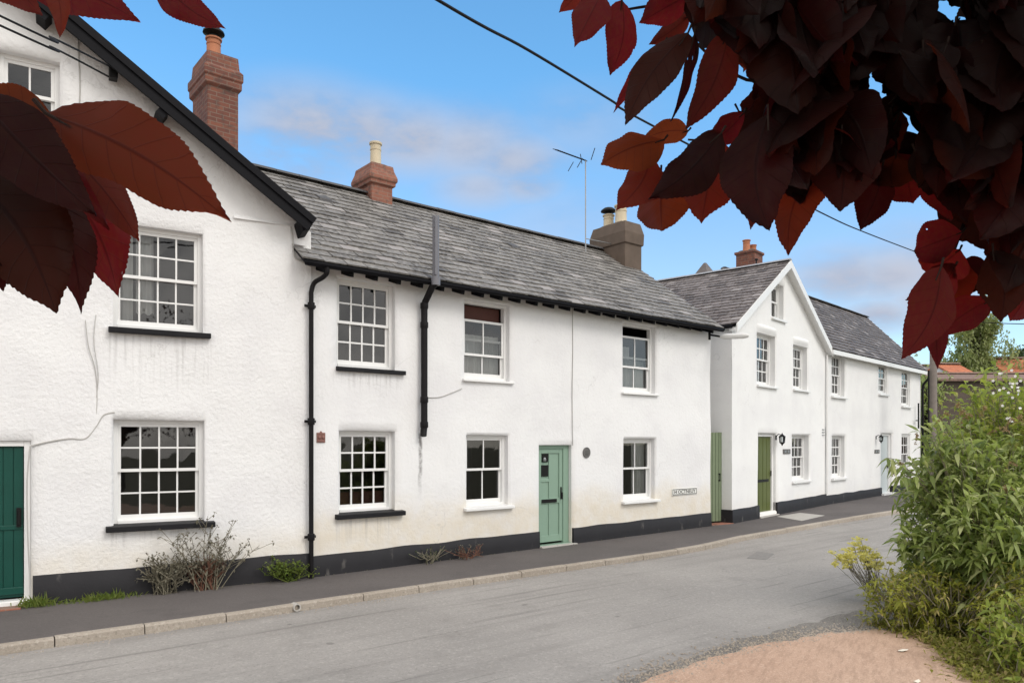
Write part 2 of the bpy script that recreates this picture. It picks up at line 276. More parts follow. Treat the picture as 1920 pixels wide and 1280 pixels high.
# ---------------------------------------------------------------- mesh helpers
class MB:
    def __init__(s): s.v = []; s.f = []; s.uv = []
    def add(s, vs, fs):
        k = len(s.v); s.v += [tuple(p) for p in vs]; s.f += [tuple(i + k for i in f) for f in fs]; return s
    def box(s, x0, x1, y0, y1, z0, z1):
        return s.add([(x0,y0,z0),(x1,y0,z0),(x1,y1,z0),(x0,y1,z0),(x0,y0,z1),(x1,y0,z1),(x1,y1,z1),(x0,y1,z1)], [(0,3,2,1),(4,5,6,7),(0,1,5,4),(1,2,6,5),(2,3,7,6),(3,0,4,7)])
    def hexa(s, p): return s.add(p, [(0,3,2,1),(4,5,6,7),(0,1,5,4),(1,2,6,5),(2,3,7,6),(3,0,4,7)])
    def beam(s, a, b, up, w, h):   # rectangular bar from a to b
        a, b, up = Vector(a), Vector(b), Vector(up); d = (b - a).normalized(); sd = d.cross(up).normalized(); up = sd.cross(d)
        p = []
        for q in (a, b): p += [q - sd*w/2 - up*h/2, q + sd*w/2 - up*h/2, q + sd*w/2 + up*h/2, q - sd*w/2 + up*h/2]
        return s.add(p, [(0,1,2,3),(7,6,5,4),(0,4,5,1),(1,5,6,2),(2,6,7,3),(3,7,4,0)])
    def tube(s, pts, r, n=8, r1=None, cap=True):
        pts = [Vector(p) for p in pts]; m = len(pts); k = len(s.v); ref = None
        for i, p in enumerate(pts):
            d = (pts[min(i+1, m-1)] - pts[max(i-1, 0)]).normalized()
            if ref is None: ref = d.orthogonal().normalized()
            ref = (ref - d*ref.dot(d)).normalized(); bn = d.cross(ref)
            rr = r if r1 is None else r + (r1 - r)*i/max(1, m-1)
            for j in range(n):
                a = 2*math.pi*j/n; s.v.append(tuple(p + (ref*math.cos(a) + bn*math.sin(a))*rr))
        for i in range(m-1):
            for j in range(n):
                s.f.append((k+i*n+j, k+i*n+(j+1) % n, k+(i+1)*n+(j+1) % n, k+(i+1)*n+j))
        if cap: s.f.append(tuple(k+j for j in range(n))[::-1]); s.f.append(tuple(k+(m-1)*n+j for j in range(n)))
        return s
    def lathe(s, cx, cy, prof, n=16):
        k = len(s.v)
        for r, z in prof:
            for j in range(n):
                a = 2*math.pi*j/n; s.v.append((cx + r*math.cos(a), cy + r*math.sin(a), z))
        for i in range(len(prof)-1):
            for j in range(n): s.f.append((k+i*n+j, k+i*n+(j+1) % n, k+(i+1)*n+(j+1) % n, k+(i+1)*n+j))
        s.f.append(tuple(k+j for j in range(n))[::-1]); s.f.append(tuple(k+(len(prof)-1)*n+j for j in range(n)))
        return s
    def loft(s, cx, cy, prof):      # prof: (hx, hy, z) rectangles
        k = len(s.v)
        for hx, hy, z in prof: s.v += [(cx-hx, cy-hy, z), (cx+hx, cy-hy, z), (cx+hx, cy+hy, z), (cx-hx, cy+hy, z)]
        for i in range(len(prof)-1):
            for j in range(4): s.f.append((k+i*4+j, k+i*4+(j+1) % 4, k+(i+1)*4+(j+1) % 4, k+(i+1)*4+j))
        s.f.append((k+3, k+2, k+1, k)); e = k+(len(prof)-1)*4; s.f.append((e, e+1, e+2, e+3)); return s
    def build(s, name, mat, parent=None, smooth=False, bevel=0, sharp=40):
        me = bpy.data.meshes.new(name); me.from_pydata(s.v, [], s.f)
        if s.uv:
            ul = me.uv_layers.new(name='UVMap'); li = [0]*len(me.loops); me.loops.foreach_get('vertex_index', li)
            fl = []
            for i in li: fl += s.uv[i]
            ul.data.foreach_set('uv', fl)
        me.update()
        if smooth:
            me.shade_smooth()
            me.set_sharp_from_angle(angle=R(sharp))
        me.materials.append(MT[mat] if isinstance(mat, str) else mat)
        o = bpy.data.objects.new(name, me); col.objects.link(o); o.parent = parent
        if bevel:
            b = o.modifiers.new('bevel', 'BEVEL'); b.width = bevel; b.segments = 2; b.limit_method = 'ANGLE'
        return o
def tag(o, label=None, cat=None, group=None, kind=None):
    for k, v in (('label', label), ('category', cat), ('group', group), ('kind', kind)):
        if v: o[k] = v
    return o
def empty(name, loc, label, cat, group=None, rz=0):
    o = bpy.data.objects.new(name, None); col.objects.link(o); o.location = loc; o.rotation_euler = (0, 0, rz); o.empty_display_size = .2
    return tag(o, label, cat, group)
def bez(pts, n=6):     # smooth path through points
    pts = [Vector(p) for p in pts]; out = []
    for i in range(len(pts)-1):
        p0, p1, p2, p3 = pts[max(i-1, 0)], pts[i], pts[i+1], pts[min(i+2, len(pts)-1)]
        for k in range(n):
            t = k/n; out.append(.5*((2*p1) + (p2-p0)*t + (2*p0-5*p1+4*p2-p3)*t*t + (3*p1-p0-3*p2+p3)*t**3))
    return out + [pts[-1]]
def text_mesh(name, body, size, mat, parent, loc, rot=(R(90), 0, 0), ext=.002, sx=1):
    cu = bpy.data.curves.new(name, 'FONT'); cu.body = body; cu.size = size; cu.extrude = ext; cu.align_x = 'CENTER'; cu.align_y = 'CENTER'
    t = bpy.data.objects.new(name, cu); col.objects.link(t); bpy.context.view_layer.update()
    me = bpy.data.meshes.new_from_object(t.evaluated_get(bpy.context.evaluated_depsgraph_get())); bpy.data.objects.remove(t)
    me.materials.clear(); me.materials.append(MT[mat])
    o = bpy.data.objects.new(name, me); col.objects.link(o); o.parent = parent; o.location = loc; o.rotation_euler = rot; o.scale = (sx, 1, 1); return o

# ---------------------------------------------------------------- ground
def P(Y): return .05 + .010*(Y - 9.4)           # pavement level
def G(Y): return P(Y) - .09                      # road level
def gpt(px, py, lvl=G):                          # pixel -> ground point
    Y = 10.
    for _ in range(20): Y = (CAMZ - lvl(Y))*F/(py - HY)
    return Vector(((px - CX)/F*Y, Y))
def sheet(name, poly, dz, mat, lvl=G, sub=0):
    bm = bmesh.new(); vs = [bm.verts.new((p[0], p[1], lvl(p[1]) + dz)) for p in poly]
    f = bm.faces.new(vs); f.normal_update()
    if f.normal.z < 0: f.normal_flip()
    bmesh.ops.triangulate(bm, faces=[f])
    me = bpy.data.meshes.new(name); bm.to_mesh(me); bm.free(); me.materials.append(MT[mat])
    o = bpy.data.objects.new(name, me); col.objects.link(o); return tag(o, kind='structure')
g = MB(); ys = [-300, 60, 900]
for y in ys:
    for x in (-700, 700): g.v.append((x, y, G(min(y, 60)) - .004))
g.f = [(0, 1, 3, 2), (2, 3, 5, 4)]
tag(g.build('ground', 'earth'), kind='structure')

class House:
    def __init__(s, name, o, th, label, cat='house', group='white cottages along the street'):
        s.o = Vector(o); s.th = R(th); s.d = Vector((math.sin(s.th), math.cos(s.th))); s.i = Vector((-math.cos(s.th), math.sin(s.th)))
        s.root = empty(name, (o[0], o[1], 0), label, cat, group, R(90) - s.th)
    def on(s, px, py, dep=0):
        r = ray(px, py); r2 = Vector((r.x, r.y)); Y = (dep + s.o.dot(s.i))/r2.dot(s.i)
        p = r2*Y - s.o; return p.dot(s.d), CAMZ + r.z*Y
    def xs(s, px, dep=0): return s.on(px, 0, dep)[0]
    def w(s, a, dep): q = s.o + s.d*a + s.i*dep; return q
    def gz(s, a, dep=0): return P(s.w(a, dep).y)
    def loc(s, v): v2 = Vector((v[0], v[1])) - s.o; return Vector((v2.dot(s.d), v2.dot(s.i), v[2]))

dA = Vector((math.sin(R(58.7)), math.cos(R(58.7))))
cornerAB = Vector((-3.043, 11.30)); WA = 8.2
hA = House('gabled_house', cornerAB - dA*WA, 58.7, 'large white roughcast house with black bargeboards and dark green door nearest the viewer')
hB = House('terraced_cottage', cornerAB, 50.4, 'long low white cottage row with grey slate roof, sage door and two brick chimneys')
cC = Vector((5.36, 18.2)); WC = 6.56
hC = House('gabled_cottage', cC, 41.5, 'white cottage with steep white-edged gable, olive door and small attic window')
dC = hC.d
hD = House('end_cottage', cC + dC*WC, 44.0, 'last white cottage before the bend, brown slate roof and pale door', )
WB, WD = hB.xs(1332), hD.xs(1726)

# ---------------------------------------------------------------- wall with openings
def wall(h, s0, s1, zb, ztop, ops, mat, depth, amp=.012, step=.11, seed=0, side=True, name='wall', ridge=None):
    E = .035
    xs = {s0, s1}; zs = {zb}
    zmax = max(ztop(s0 + (s1-s0)*k/40) for k in range(41))
    zs.add(zmax)
    if ridge is not None: xs.add(ridge)
    for a, b, c, d, *_ in ops:
        for q in (a-E, a, b, b+E): xs.add(min(max(q, s0), s1))
        for q in (c-E, c, d, d+E): zs.add(max(q, zb))
    def fill(v):
        v = sorted(v); o = [v[0]]
        for q in v[1:]:
            if q - o[-1] < 1e-4: continue
            n = max(1, int((q-o[-1])/step)); p = o[-1]
            for k in range(1, n+1): o.append(p + (q-p)*k/n)
        return o
    X, Z = fill(xs), fill(zs)
    m = MB(); idx = {}
    def inside(x, z): return any(a < x < b and c < z < d for a, b, c, d, *_ in ops)
    def yoff(x, z):
        n = noise.noise(Vector((x*.7 + seed, z*.7, seed*3.1)))*amp*1.6 + noise.noise(Vector((x*2.3, z*2.3, seed + 9)))*amp*.5
        y = n
        for a, b, c, d, *_ in ops:
            if a-E-1e-4 <= x <= b+E+1e-4 and c-E-1e-4 <= z <= d+E+1e-4:
                e = max(a-x, x-b, c-z, z-d)
                if e < 1e-4: y = max(y, .028)
                elif e < E-1e-4: y = max(y, .01)
        return y
    def vid(i, j):
        if (i, j) not in idx:
            x = X[i]; z = min(Z[j], ztop(x)); idx[i, j] = len(m.v); m.v.append((x, yoff(x, Z[j]), z))
        return idx[i, j]
    for i in range(len(X)-1):
        for j in range(len(Z)-1):
            cx, cz = (X[i]+X[i+1])/2, (Z[j]+Z[j+1])/2
            if inside(cx, cz): continue
            if Z[j] >= ztop(X[i]) - 1e-5 and Z[j] >= ztop(X[i+1]) - 1e-5: continue
            q = [vid(i, j), vid(i+1, j), vid(i+1, j+1), vid(i, j+1)]
            pts = []
            for k in q:
                if not pts or all((Vector(m.v[k]) - Vector(m.v[t])).length > 1e-5 for t in pts): pts.append(k)
            if len(pts) >= 3: m.f.append(tuple(pts))
    for a, b, c, d, dep in ops:      # reveals
        ia = [i for i, x in enumerate(X) if a-1e-4 <= x <= b+1e-4]; ja = [j for j, z in enumerate(Z) if c-1e-4 <= z <= d+1e-4]
        def strip(keys):
            prev = None
            for (i, j) in keys:
                k = vid(i, j); kk = len(m.v); x, y, z = m.v[k]; m.v.append((x, dep+.03, z))
                if prev: m.f.append((prev[0], prev[1], kk, k))
                prev = (k, kk)
        strip([(i, ja[0]) for i in ia]); strip([(ia[-1], j) for j in ja]); strip([(i, ja[-1]) for i in reversed(ia)]); strip([(ia[0], j) for j in reversed(ja)])
    if side:
        for s in (s0, s1):
            k = len(m.v); n = 12
            zt = ztop(s) if not callable(side) else ztop(s)
            if callable(side):     # side wall with its own gable profile in depth
                D = [depth*q/n for q in range(n+1)]
                for q in D: m.v += [(s, q, zb), (s, q, side(q))]
            else:
                D = [depth*q/n for q in range(n+1)]
                for q in D: m.v += [(s, q, zb), (s, q, zt)]
            for q in range(n): m.f.append((k+2*q, k+2*q+2, k+2*q+3, k+2*q+1) if s == s1 else (k+2*q, k+2*q+1, k+2*q+3, k+2*q+2))
        k = len(m.v); m.v += [(s0, depth, zb), (s1, depth, zb), (s1, depth, ztop(s1)), (s0, depth, ztop(s0))]; m.f.append((k, k+3, k+2, k+1))
    return m.build(name, mat, h.root, smooth=True, sharp=62)

def plinth(h, spans, hgt, proud=.02):
    for a, b in spans:
        m = MB(); n = max(2, int((b-a)/.16)); k0 = 0
        for i in range(n+1):
            s = a + (b-a)*i/n; z = h.gz(s); t = z + hgt + noise.noise(Vector((s*1.5, 2, 5)))*.018; q = noise.noise(Vector((s*1.2, 7, 1)))*.012
            m.v += [(s, -proud+q-.012, z-.12), (s, -proud+q-.006, z+.10), (s, -proud+q, t-.012), (s, -proud+q+.012, t), (s, .09, t), (s, .09, z-.12)]
        for i in range(n):
            for j in range(5): e = i*6+j; m.f.append((e, e+6, e+7, e+1))
        m.f.append((5, 4, 3, 2, 1, 0)); e = n*6; m.f.append((e, e+1, e+2, e+3, e+4, e+5))
        m.build('plinth', 'plinth', h.root, smooth=True, sharp=50)

def window(h, a, b, c, d, cols, rows, dep, sill, drop=0., mid=.5, fw=.055, curt=(), inner_panel=None, bar=.022, sillx=None, rq=.35, rd=1.5):
    """sash window in an opening a..b x c..d; the upper sash stands in front of the lower one"""
    y = dep
    m = MB()
    m.box(a-.01, a+fw, y, y+.10, c, d+.01); m.box(b-fw, b+.01, y, y+.10, c, d+.01); m.box(a+fw, b-fw, y+.002, y+.10, d-fw*.9, d+.01); m.box(a+fw, b-fw, y-.012, y+.10, c, c+.05)
    fr = m.build('window', 'white', h.root, bevel=.004)
    A, B, Cz, D = a+fw, b-fw, c+.05, d-fw*.9
    zm = Cz + (D-Cz)*mid
    st = min(.042, (B-A)*.09)
    def sash(z0, z1, y0, bot):
        s = MB(); s.box(A, A+st, y0, y0+.035, z0, z1); s.box(B-st, B, y0, y0+.035, z0, z1); s.box(A+st, B-st, y0+.001, y0+.034, z1-st, z1); s.box(A+st, B-st, y0+.001, y0+.034, z0, z0+bot)
        ia, ib, ic, idd = A+st, B-st, z0+bot, z1-st
        for k in range(1, cols): x = ia + (ib-ia)*k/cols; s.box(x-bar/2, x+bar/2, y0+.006, y0+.03, ic, idd)
        for k in range(1, rows): z = ic + (idd-ic)*k/rows; s.box(ia, ib, y0+.007, y0+.029, z-bar/2, z+bar/2)
        o = s.build('sash', 'white', fr)
        p = MB()
        for i in range(cols):
            for j in range(rows):
                x0_, x1_ = ia+(ib-ia)*i/cols, ia+(ib-ia)*(i+1)/cols; z0_, z1_ = ic+(idd-ic)*j/rows, ic+(idd-ic)*(j+1)/rows; e = lambda: y0+.018+random.uniform(-.0008, .0008)
                p.add([(x0_, e(), z0_), (x1_, e(), z0_), (x1_, e(), z1_), (x0_, e(), z1_)], [(0, 1, 2, 3)])
        p.build('pane', 'glass', fr)
    sash(zm - drop, D - drop, y+.022, st)
    sash(Cz, zm + st, y+.060, st*1.7)
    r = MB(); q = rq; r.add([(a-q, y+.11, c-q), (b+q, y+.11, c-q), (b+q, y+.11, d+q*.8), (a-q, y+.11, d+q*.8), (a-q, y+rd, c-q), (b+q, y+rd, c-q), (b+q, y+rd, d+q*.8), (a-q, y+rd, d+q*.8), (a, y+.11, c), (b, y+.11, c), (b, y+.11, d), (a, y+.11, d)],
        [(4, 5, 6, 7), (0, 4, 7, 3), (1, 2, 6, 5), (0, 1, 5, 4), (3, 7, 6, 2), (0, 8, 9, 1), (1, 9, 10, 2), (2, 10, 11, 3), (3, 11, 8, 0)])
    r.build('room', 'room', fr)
    for (u0, u1, v0, v1) in curt:
        k = MB(); n = 26
        for i in range(n+1):
            u = u0 + (u1-u0)*i/n; x = A + (B-A)*u; yy = y+.17 + .022*math.sin(u*(B-A)*55) + .01*math.sin(u*31)
            zt = Cz + (D-Cz)*v1; zb_ = Cz + (D-Cz)*(v0 + .012*math.sin(u*60))
            k.v += [(x, yy, zb_), (x, yy + .004, zt)]
        for i in range(n): k.f.append((2*i, 2*i+2, 2*i+3, 2*i+1))
        k.build('curtain', 'curtain', fr, smooth=True)
    if inner_panel:
        v0, v1, bm = inner_panel
        k = MB(); k.box(A, B, y+.15, y+.17, Cz + (D-Cz)*v0, Cz + (D-Cz)*v1); k.build('inner_panel', bm, fr)
    if sill:
        mat, ext, ht, pr = sill
        s = MB(); x0, x1 = (a-ext, b+ext) if sillx is None else sillx
        s.hexa([(x0, -pr, c-ht-.008), (x1, -pr, c-ht-.008), (x1, y+.01, c-ht), (x0, y+.01, c-ht), (x0, -pr, c-.012), (x1, -pr, c-.012), (x1, y+.01, c+.012), (x0, y+.01, c+.012)])
        s.build('sill', mat, fr, bevel=.008)
    return fr

# ---------------------------------------------------------------- roof slates
def slates(m, O, u, v, n, ulen, vlen, lim=None, ew=.30, ex=.20, jit=1.):
    O, u, v, n = Vector(O), Vector(u), Vector(v).normalized(), Vector(n).normalized()
    k = 0; q = 0.
    while q < vlen:
        e = min(ex, vlen-q + .03); x = -ew*(.5 if k % 2 else 0) - random.random()*.02
        lo, hi = (0, ulen) if lim is None else lim(q)
        while x < hi:
            w = ew*random.uniform(.93, 1.07) if jit else ew
            a, b = max(x+.0065, lo), min(x+w-.0065, hi)
            if b - a > .03:
                l = .022 + random.uniform(-.004, .010)*jit; t = .007; dv = random.uniform(-.012, .008)*jit; tw = random.uniform(-.003, .003)*jit
                p = [O+u*a+v*(q+dv)+n*(l+tw), O+u*b+v*(q+dv+random.uniform(-.004, .004)*jit)+n*(l-tw), O+u*b+v*(q+e*1.06)+n*(.004), O+u*a+v*(q+e*1.06)+n*(.004)]
                m.add(p + [p[0]-n*(l-.001), p[1]-n*(l-.001)], [(0, 1, 2, 3), (4, 5, 1, 0), (4, 0, 3), (5, 2, 1)])
            x += w
        q += ex; k += 1
def ridge_tiles(m, a, b, r=.11, ln=.45):
    a, b = Vector(a), Vector(b); d = (b-a).normalized(); L = (b-a).length; sd = Vector((-d.y, d.x, 0)); n = int(L/ln)
    for i in range(n):
        p, q = a + d*(L*i/n + .004), a + d*(L*(i+1)/n - .004); k = len(m.v); j = random.uniform(-.004, .004)
        for e in (p, q):
            for t in range(7):
                an = math.pi*t/6; m.v.append(tuple(e + sd*r*math.cos(an)*1.15 + Vector((0, 0, r*math.sin(an)*.62 + j - .03))))
        for t in range(6): m.f.append((k+t, k+7+t, k+8+t, k+1+t))
        m.f.append(tuple(k+t for t in range(7))); m.f.append(tuple(k+13-t for t in range(7)))
def chimney(h, cx, cy, prof, mat, pots, lean=0):
    o = MB().loft(cx, cy, prof).build('chimney', mat, h.root, bevel=.012)
    zt = prof[-1][2]
    fl = MB(); fl.loft(cx, cy, [(prof[-1][0]*.86, prof[-1][1]*.86, zt-.01), (prof[-1][0]*.6, prof[-1][1]*.6, zt+.06)]); fl.build('flaunching', 'render', o)
    for dx, dy, r, hh, pm, cowl in pots:
        z = zt + .02
        MB().lathe(cx+dx, cy+dy, [(r*1.08, z), (r, z+.03), (r*.94, z+hh*.66), (r*1.0, z+hh*.67), (r*1.02, z+hh*.71), (r*.94, z+hh*.72), (r*.95, z+hh*.90), (r*1.13, z+hh*.91), (r*1.15, z+hh*.985), (r*1.08, z+hh), (r*.8, z+hh), (r*.78, z+hh*.8)]).build('chimney_pot', pm, o, smooth=True, sharp=35)
        if cowl:
            c = MB(); zz = z+hh
            c.lathe(cx+dx, cy+dy, [(r*.7, zz-.02), (r*.7, zz+.05), (r*1.5, zz+.09), (r*1.45, zz+.12), (r*.9, zz+.18), (r*.2, zz+.21)]); c.build('cowl', 'dark', o, smooth=True)
    return o
Zv = Vector((0, 0, 1))

# ================================================================ house A
h = hA
def opn(h, L, R_, T, B, xT=None, xB=None, dep=.14):
    a, b = h.xs(L), h.xs(R_); return [a, b, h.on(xB or L, B)[1], h.on(xT or L, T)[1], dep]
zE = h.on(592, 418, -.30)[1] + .06; s_e = h.xs(590, -.30)
tipA = h.on(112, 8, -.30)
slopeA = (tipA[1] + .02 - zE)/(s_e - tipA[0]); midA = WA/2
apexA = zE + slopeA*(s_e - midA)
ztA = lambda s: min(zE + slopeA*(s_e - s), zE + slopeA*(s + s_e - WA)) - .10
wAu = opn(h, 212, 381, 438, 624, xT=381, xB=381); wAl = opn(h, 213, 384, 786, 985, dep=.15); wAt = opn(h, -4, 112, 116, 236, xT=112, xB=112)
doorA = opn(h, -60, 58, 826, 1133, xT=55, xB=55, dep=.16)
MT['plA'] = plaster('roughcast_render', 19, .5, .03, .55, ((wAu[0]-.1, wAu[1]+.15, wAu[2]-.1, 1.0), (wAt[0]-.1, wAt[1]+.1, wAt[2]-.1, .6), (wAl[0]-.1, wAl[1]+.15, wAl[2]-.08, .35)))
wall(h, 0, WA, -.2, ztA, [wAu, wAl, wAt, doorA], 'plA', 7.0, amp=.020, step=.10, seed=3, ridge=midA)
plinth(h, [(.0, doorA[0]), (doorA[1]+.02, WA)], .37, .03)
window(h, *wAu[:4], 4, 2, .13, ('blacksill', .06, .075, .09), curt=((.0, .2, .0, 1), (.24, .46, .15, 1)), sillx=(h.xs(203), h.xs(394)))
window(h, *wAl[:4], 4, 2, .13, ('blacksill', .06, .075, .10), sillx=(h.xs(198), h.xs(402)))
window(h, *wAt[:4], 2, 1, .13, ('white', .04, .05, .04), mid=.42, rq=.06, rd=.9)
# door
a, b, c, d, dep = doorA; gz = h.gz(b)
m = MB(); m.box(b-.075, b-.002, .06, .16, gz+.06, d); m.box(a, b-.075, .061, .159, d-.07, d); fr = m.build('door_frame', 'white', h.root, bevel=.006)
m = MB(); x = b-.08
while x > a: m.box(x-.105, x-.004, .10, .14, gz+.17, d-.075); x -= .108
m.box(a, b-.08, .115, .15, gz+.10, d-.07)
dr = m.build('door', 'darkgreen', h.root, bevel=.004)
m = MB(); m.box(a, b-.079, .075, .11, gz+.14, gz+.23); m.build('weatherboard', 'darkgreen', dr, bevel=.008)
m = MB(); z = h.on(20, 990)[1]; m.box(a, b-.085, .088, .101, z-.03, z+.03); m.build('rail', 'darkgreen', dr, bevel=.008)
m = MB(); z = h.on(41, 970)[1]; m.tube([(b-.13, .05, z-.09), (b-.13, .05, z+.09)], .014); m.box(b-.155, b-.105, .06, .10, z-.12, z+.12); m.build('handle', 'dark', dr)
m = MB(); m.box(a, b+.0, -.03, .16, gz+.0, gz+.075); m.build('threshold', 'white', h.root, bevel=.012)
m = MB(); m.box(a, b-.1, -.22, -.03, gz-.08, gz+.02); m.build('doorstep', 'brick2', h.root, bevel=.01)
# roof
ov = .30
m = MB(); dm = MB()
for sgn in (1, -1):
    e = s_e if sgn > 0 else WA - s_e
    v = Vector((-sgn, 0, slopeA)); L = math.hypot(s_e-midA, slopeA*(s_e-midA)); n = Vector((sgn*slopeA, 0, 1))
    u = Vector((0, 1, 0)) if sgn > 0 else Vector((0, -1, 0)); O = Vector((e, -ov if sgn > 0 else 7.2, zE)); slates(m, O, u, v, n, 7.2+ov, L)
    n = n.normalized(); p = [Vector((e, -ov, zE)), Vector((e, 7.2, zE)), Vector((midA, 7.2, apexA)), Vector((midA, -ov, apexA))]
    dm.hexa([q - n*.05 for q in p] + [q - n*.002 for q in p])  # deck under the slates, added to stop light leaking through
ridge_tiles(m, (midA, -ov, apexA+.04), (midA, 7.2, apexA+.04))
rf = m.build('roof', 'slate3', h.root); dm.build('roof_deck', 'black', rf)
bb = MB(); br = MB()
for sgn in (1, -1):
    e = s_e if sgn > 0 else WA - s_e
    p0, p1 = Vector((e, -ov, zE)), Vector((midA, -ov, apexA)); dv = (p1-p0).normalized(); nn = Vector((-dv.z, 0, dv.x)) if sgn < 0 else Vector((dv.z, 0, -dv.x)); nn = nn if nn.z > 0 else -nn
    for off, w_, hh in ((-.018, .036, .22), (-.045, .022, .09)):
        q0, q1 = p0 - dv*.02, p1; yv = Vector((0, off, 0)); base = -.055
        bb.hexa([q0+yv-nn*(hh-base*0)-nn*.0, q0+yv+Vector((0, w_, 0))-nn*hh, q0+yv+Vector((0, w_, 0))+nn*.012, q0+yv+nn*.012, q1+yv-nn*hh, q1+yv+Vector((0, w_, 0))-nn*hh, q1+yv+Vector((0, w_, 0))+nn*.012, q1+yv+nn*.012])
    for t in (.47, .80):   # purlin ends
        q = p0 + (p1-p0)*t - nn*.24; br = MB(); br.beam(q + Vector((0, .01, 0)), q + Vector((0, .34, 0)), nn, .12, .13); br.build('purlin_end', 'black', rf)
bb.build('bargeboard', 'black', rf, bevel=.004)
m = MB(); m.hexa([(WA-.20, -ov+.02, zE-.20), (s_e-.06, -ov+.02, zE-.15), (s_e-.06, .05, zE-.22), (WA-.20, .05, zE-.26), (WA-.26, -ov+.004, zE-.04), (s_e-.01, -ov+.004, zE-.05), (s_e-.01, .05, zE-.06), (WA-.26, .05, zE-.05)]); m.build('kneeler', 'black', h.root, bevel=.01)
z = h.on(545, 421)[1]; m = MB(); m.hexa([(h.xs(438), -.016, h.on(438, 406)[1]-.02), (WA, -.016, z-.02), (WA, .03, z-.02), (h.xs(438), .03, h.on(438, 406)[1]-.02), (h.xs(438), .0, h.on(438, 406)[1]+.02), (WA, .0, z+.02), (WA, .03, z+.02), (h.xs(438), .03, h.on(438, 406)[1]+.02)]); m.build('string_course', 'plA', h.root)
def wp(h, px, py, dep=-.012): a, z = h.on(px, py, dep); return (a, dep, z)
def NEWC():
    global m
    m.build('wall_cable', 'whitecable', h.root, smooth=True); m = MB()
m = MB(); m.tube(bez([wp(h, x, y, -.016) for x, y in ((57, 836), (90, 828), (130, 822), (160, 822), (180, 800), (195, 778), (215, 773))]), .011, 6); NEWC(); m.tube(bez([wp(h, x, y, -.03) for x, y in ((57, 836), (51, 900), (52, 1000), (56, 1080), (57, 1128))]), .009, 6); NEWC()
m.tube(bez([wp(h, x, y, -.02) for x, y in ((545, 425), (549, 450), (552, 480), (566, 490), (584, 500))]), .012, 6); NEWC(); m.tube(bez([wp(h, x, y, -.016) for x, y in ((145, 40), (147, 100), (150, 160), (148, 230))]), .009, 6); NEWC()
m.tube(bez([wp(h, x, y, -.014) for x, y in ((160, 600), (166, 650), (178, 690), (182, 740), (180, 790))]), .006, 5); NEWC(); m.tube(bez([wp(h, x, y, -.014) for x, y in ((180, 590), (176, 640), (184, 700), (181, 745))]), .005, 5); m.build('wall_cable', 'whitecable', h.root, smooth=True)
# junction box and wires under the bargeboard
m = MB(); q = wp(h, 213, 132, -.2); m.box(q[0]-.05, q[0]+.05, -.2, -.05, q[2]-.09, q[2]+.09); m.build('cable_bracket', 'dark', h.root, bevel=.01)
chA_c = None

# ================================================================ house B
h = hB
w1u = opn(h, 633, 742, 518, 686); w1l = opn(h, 637, 742, 807, 963, dep=.16); w2u = opn(h, 872, 957, 560, 709); w2l = opn(h, 876, 954, 815, 951); w3u = opn(h, 1169, 1230, 604, 734); w3l = opn(h, 1170, 1229, 822, 939)
doorB = opn(h, 1012, 1073, 834, 1030, dep=.16)
OB = .32
zBe = h.on(600, 489, -OB)[1]; hBr = 3.0; pr = h.on(780, 383, hBr)
zBr = pr[1] - .05; tB = (zBr - zBe)/(hBr + OB)
MT['plB'] = plaster('limewashed_render', 17, .38, .022, .86, ((w1u[0]-.1, w1u[1]+.1, w1u[2]-.1, .35), (w1l[0]-.1, w1l[1]+.1, w1l[2]-.1, .5)), dk=.85, leaks=((h.xs(788), h.on(790, 812)[1], 1.25),))
def sideB(q): return zBe + tB*(min(q, 2*hBr-q) + OB) - .06
wall(h, 0, WB, -.2, lambda s: zBe + tB*OB - .05, [w1u, w1l, w2u, w2l, w3u, w3l, doorB], 'plB', 2*hBr, amp=.016, seed=11, side=sideB)
plinth(h, [(0.0, doorB[0]-.01), (doorB[1]+.01, WB+.012)], .315, .022)
window(h, *w1u[:4], 4, 2, .12, ('blacksill', .05, .07, .08), sillx=(h.xs(629), h.xs(757)), bar=.026); window(h, *w1l[:4], 4, 2, .13, ('blacksill', .05, .075, .09), sillx=(h.xs(628), h.xs(756)), bar=.026, inner_panel=(.0, .22, 'darkred'))  # low dark red panel stands for brown furniture inside the room
window(h, *w2u[:4], 2, 1, .12, ('white', .06, .045, .06), drop=.27, mid=.5, curt=((0, 1, .0, .60),), inner_panel=(.80, 1.0, 'darkred')); window(h, *w2l[:4], 2, 1, .12, ('white', .08, .055, .09))
window(h, *w3u[:4], 2, 1, .12, ('white', .06, .045, .06), drop=.20, mid=.5, curt=((0, .5, .02, .7), (.45, 1., .02, .5))); window(h, *w3l[:4], 2, 1, .12, ('white', .08, .055, .09), curt=((.0, .28, 0, 1), (.55, 1, 0, 1)))
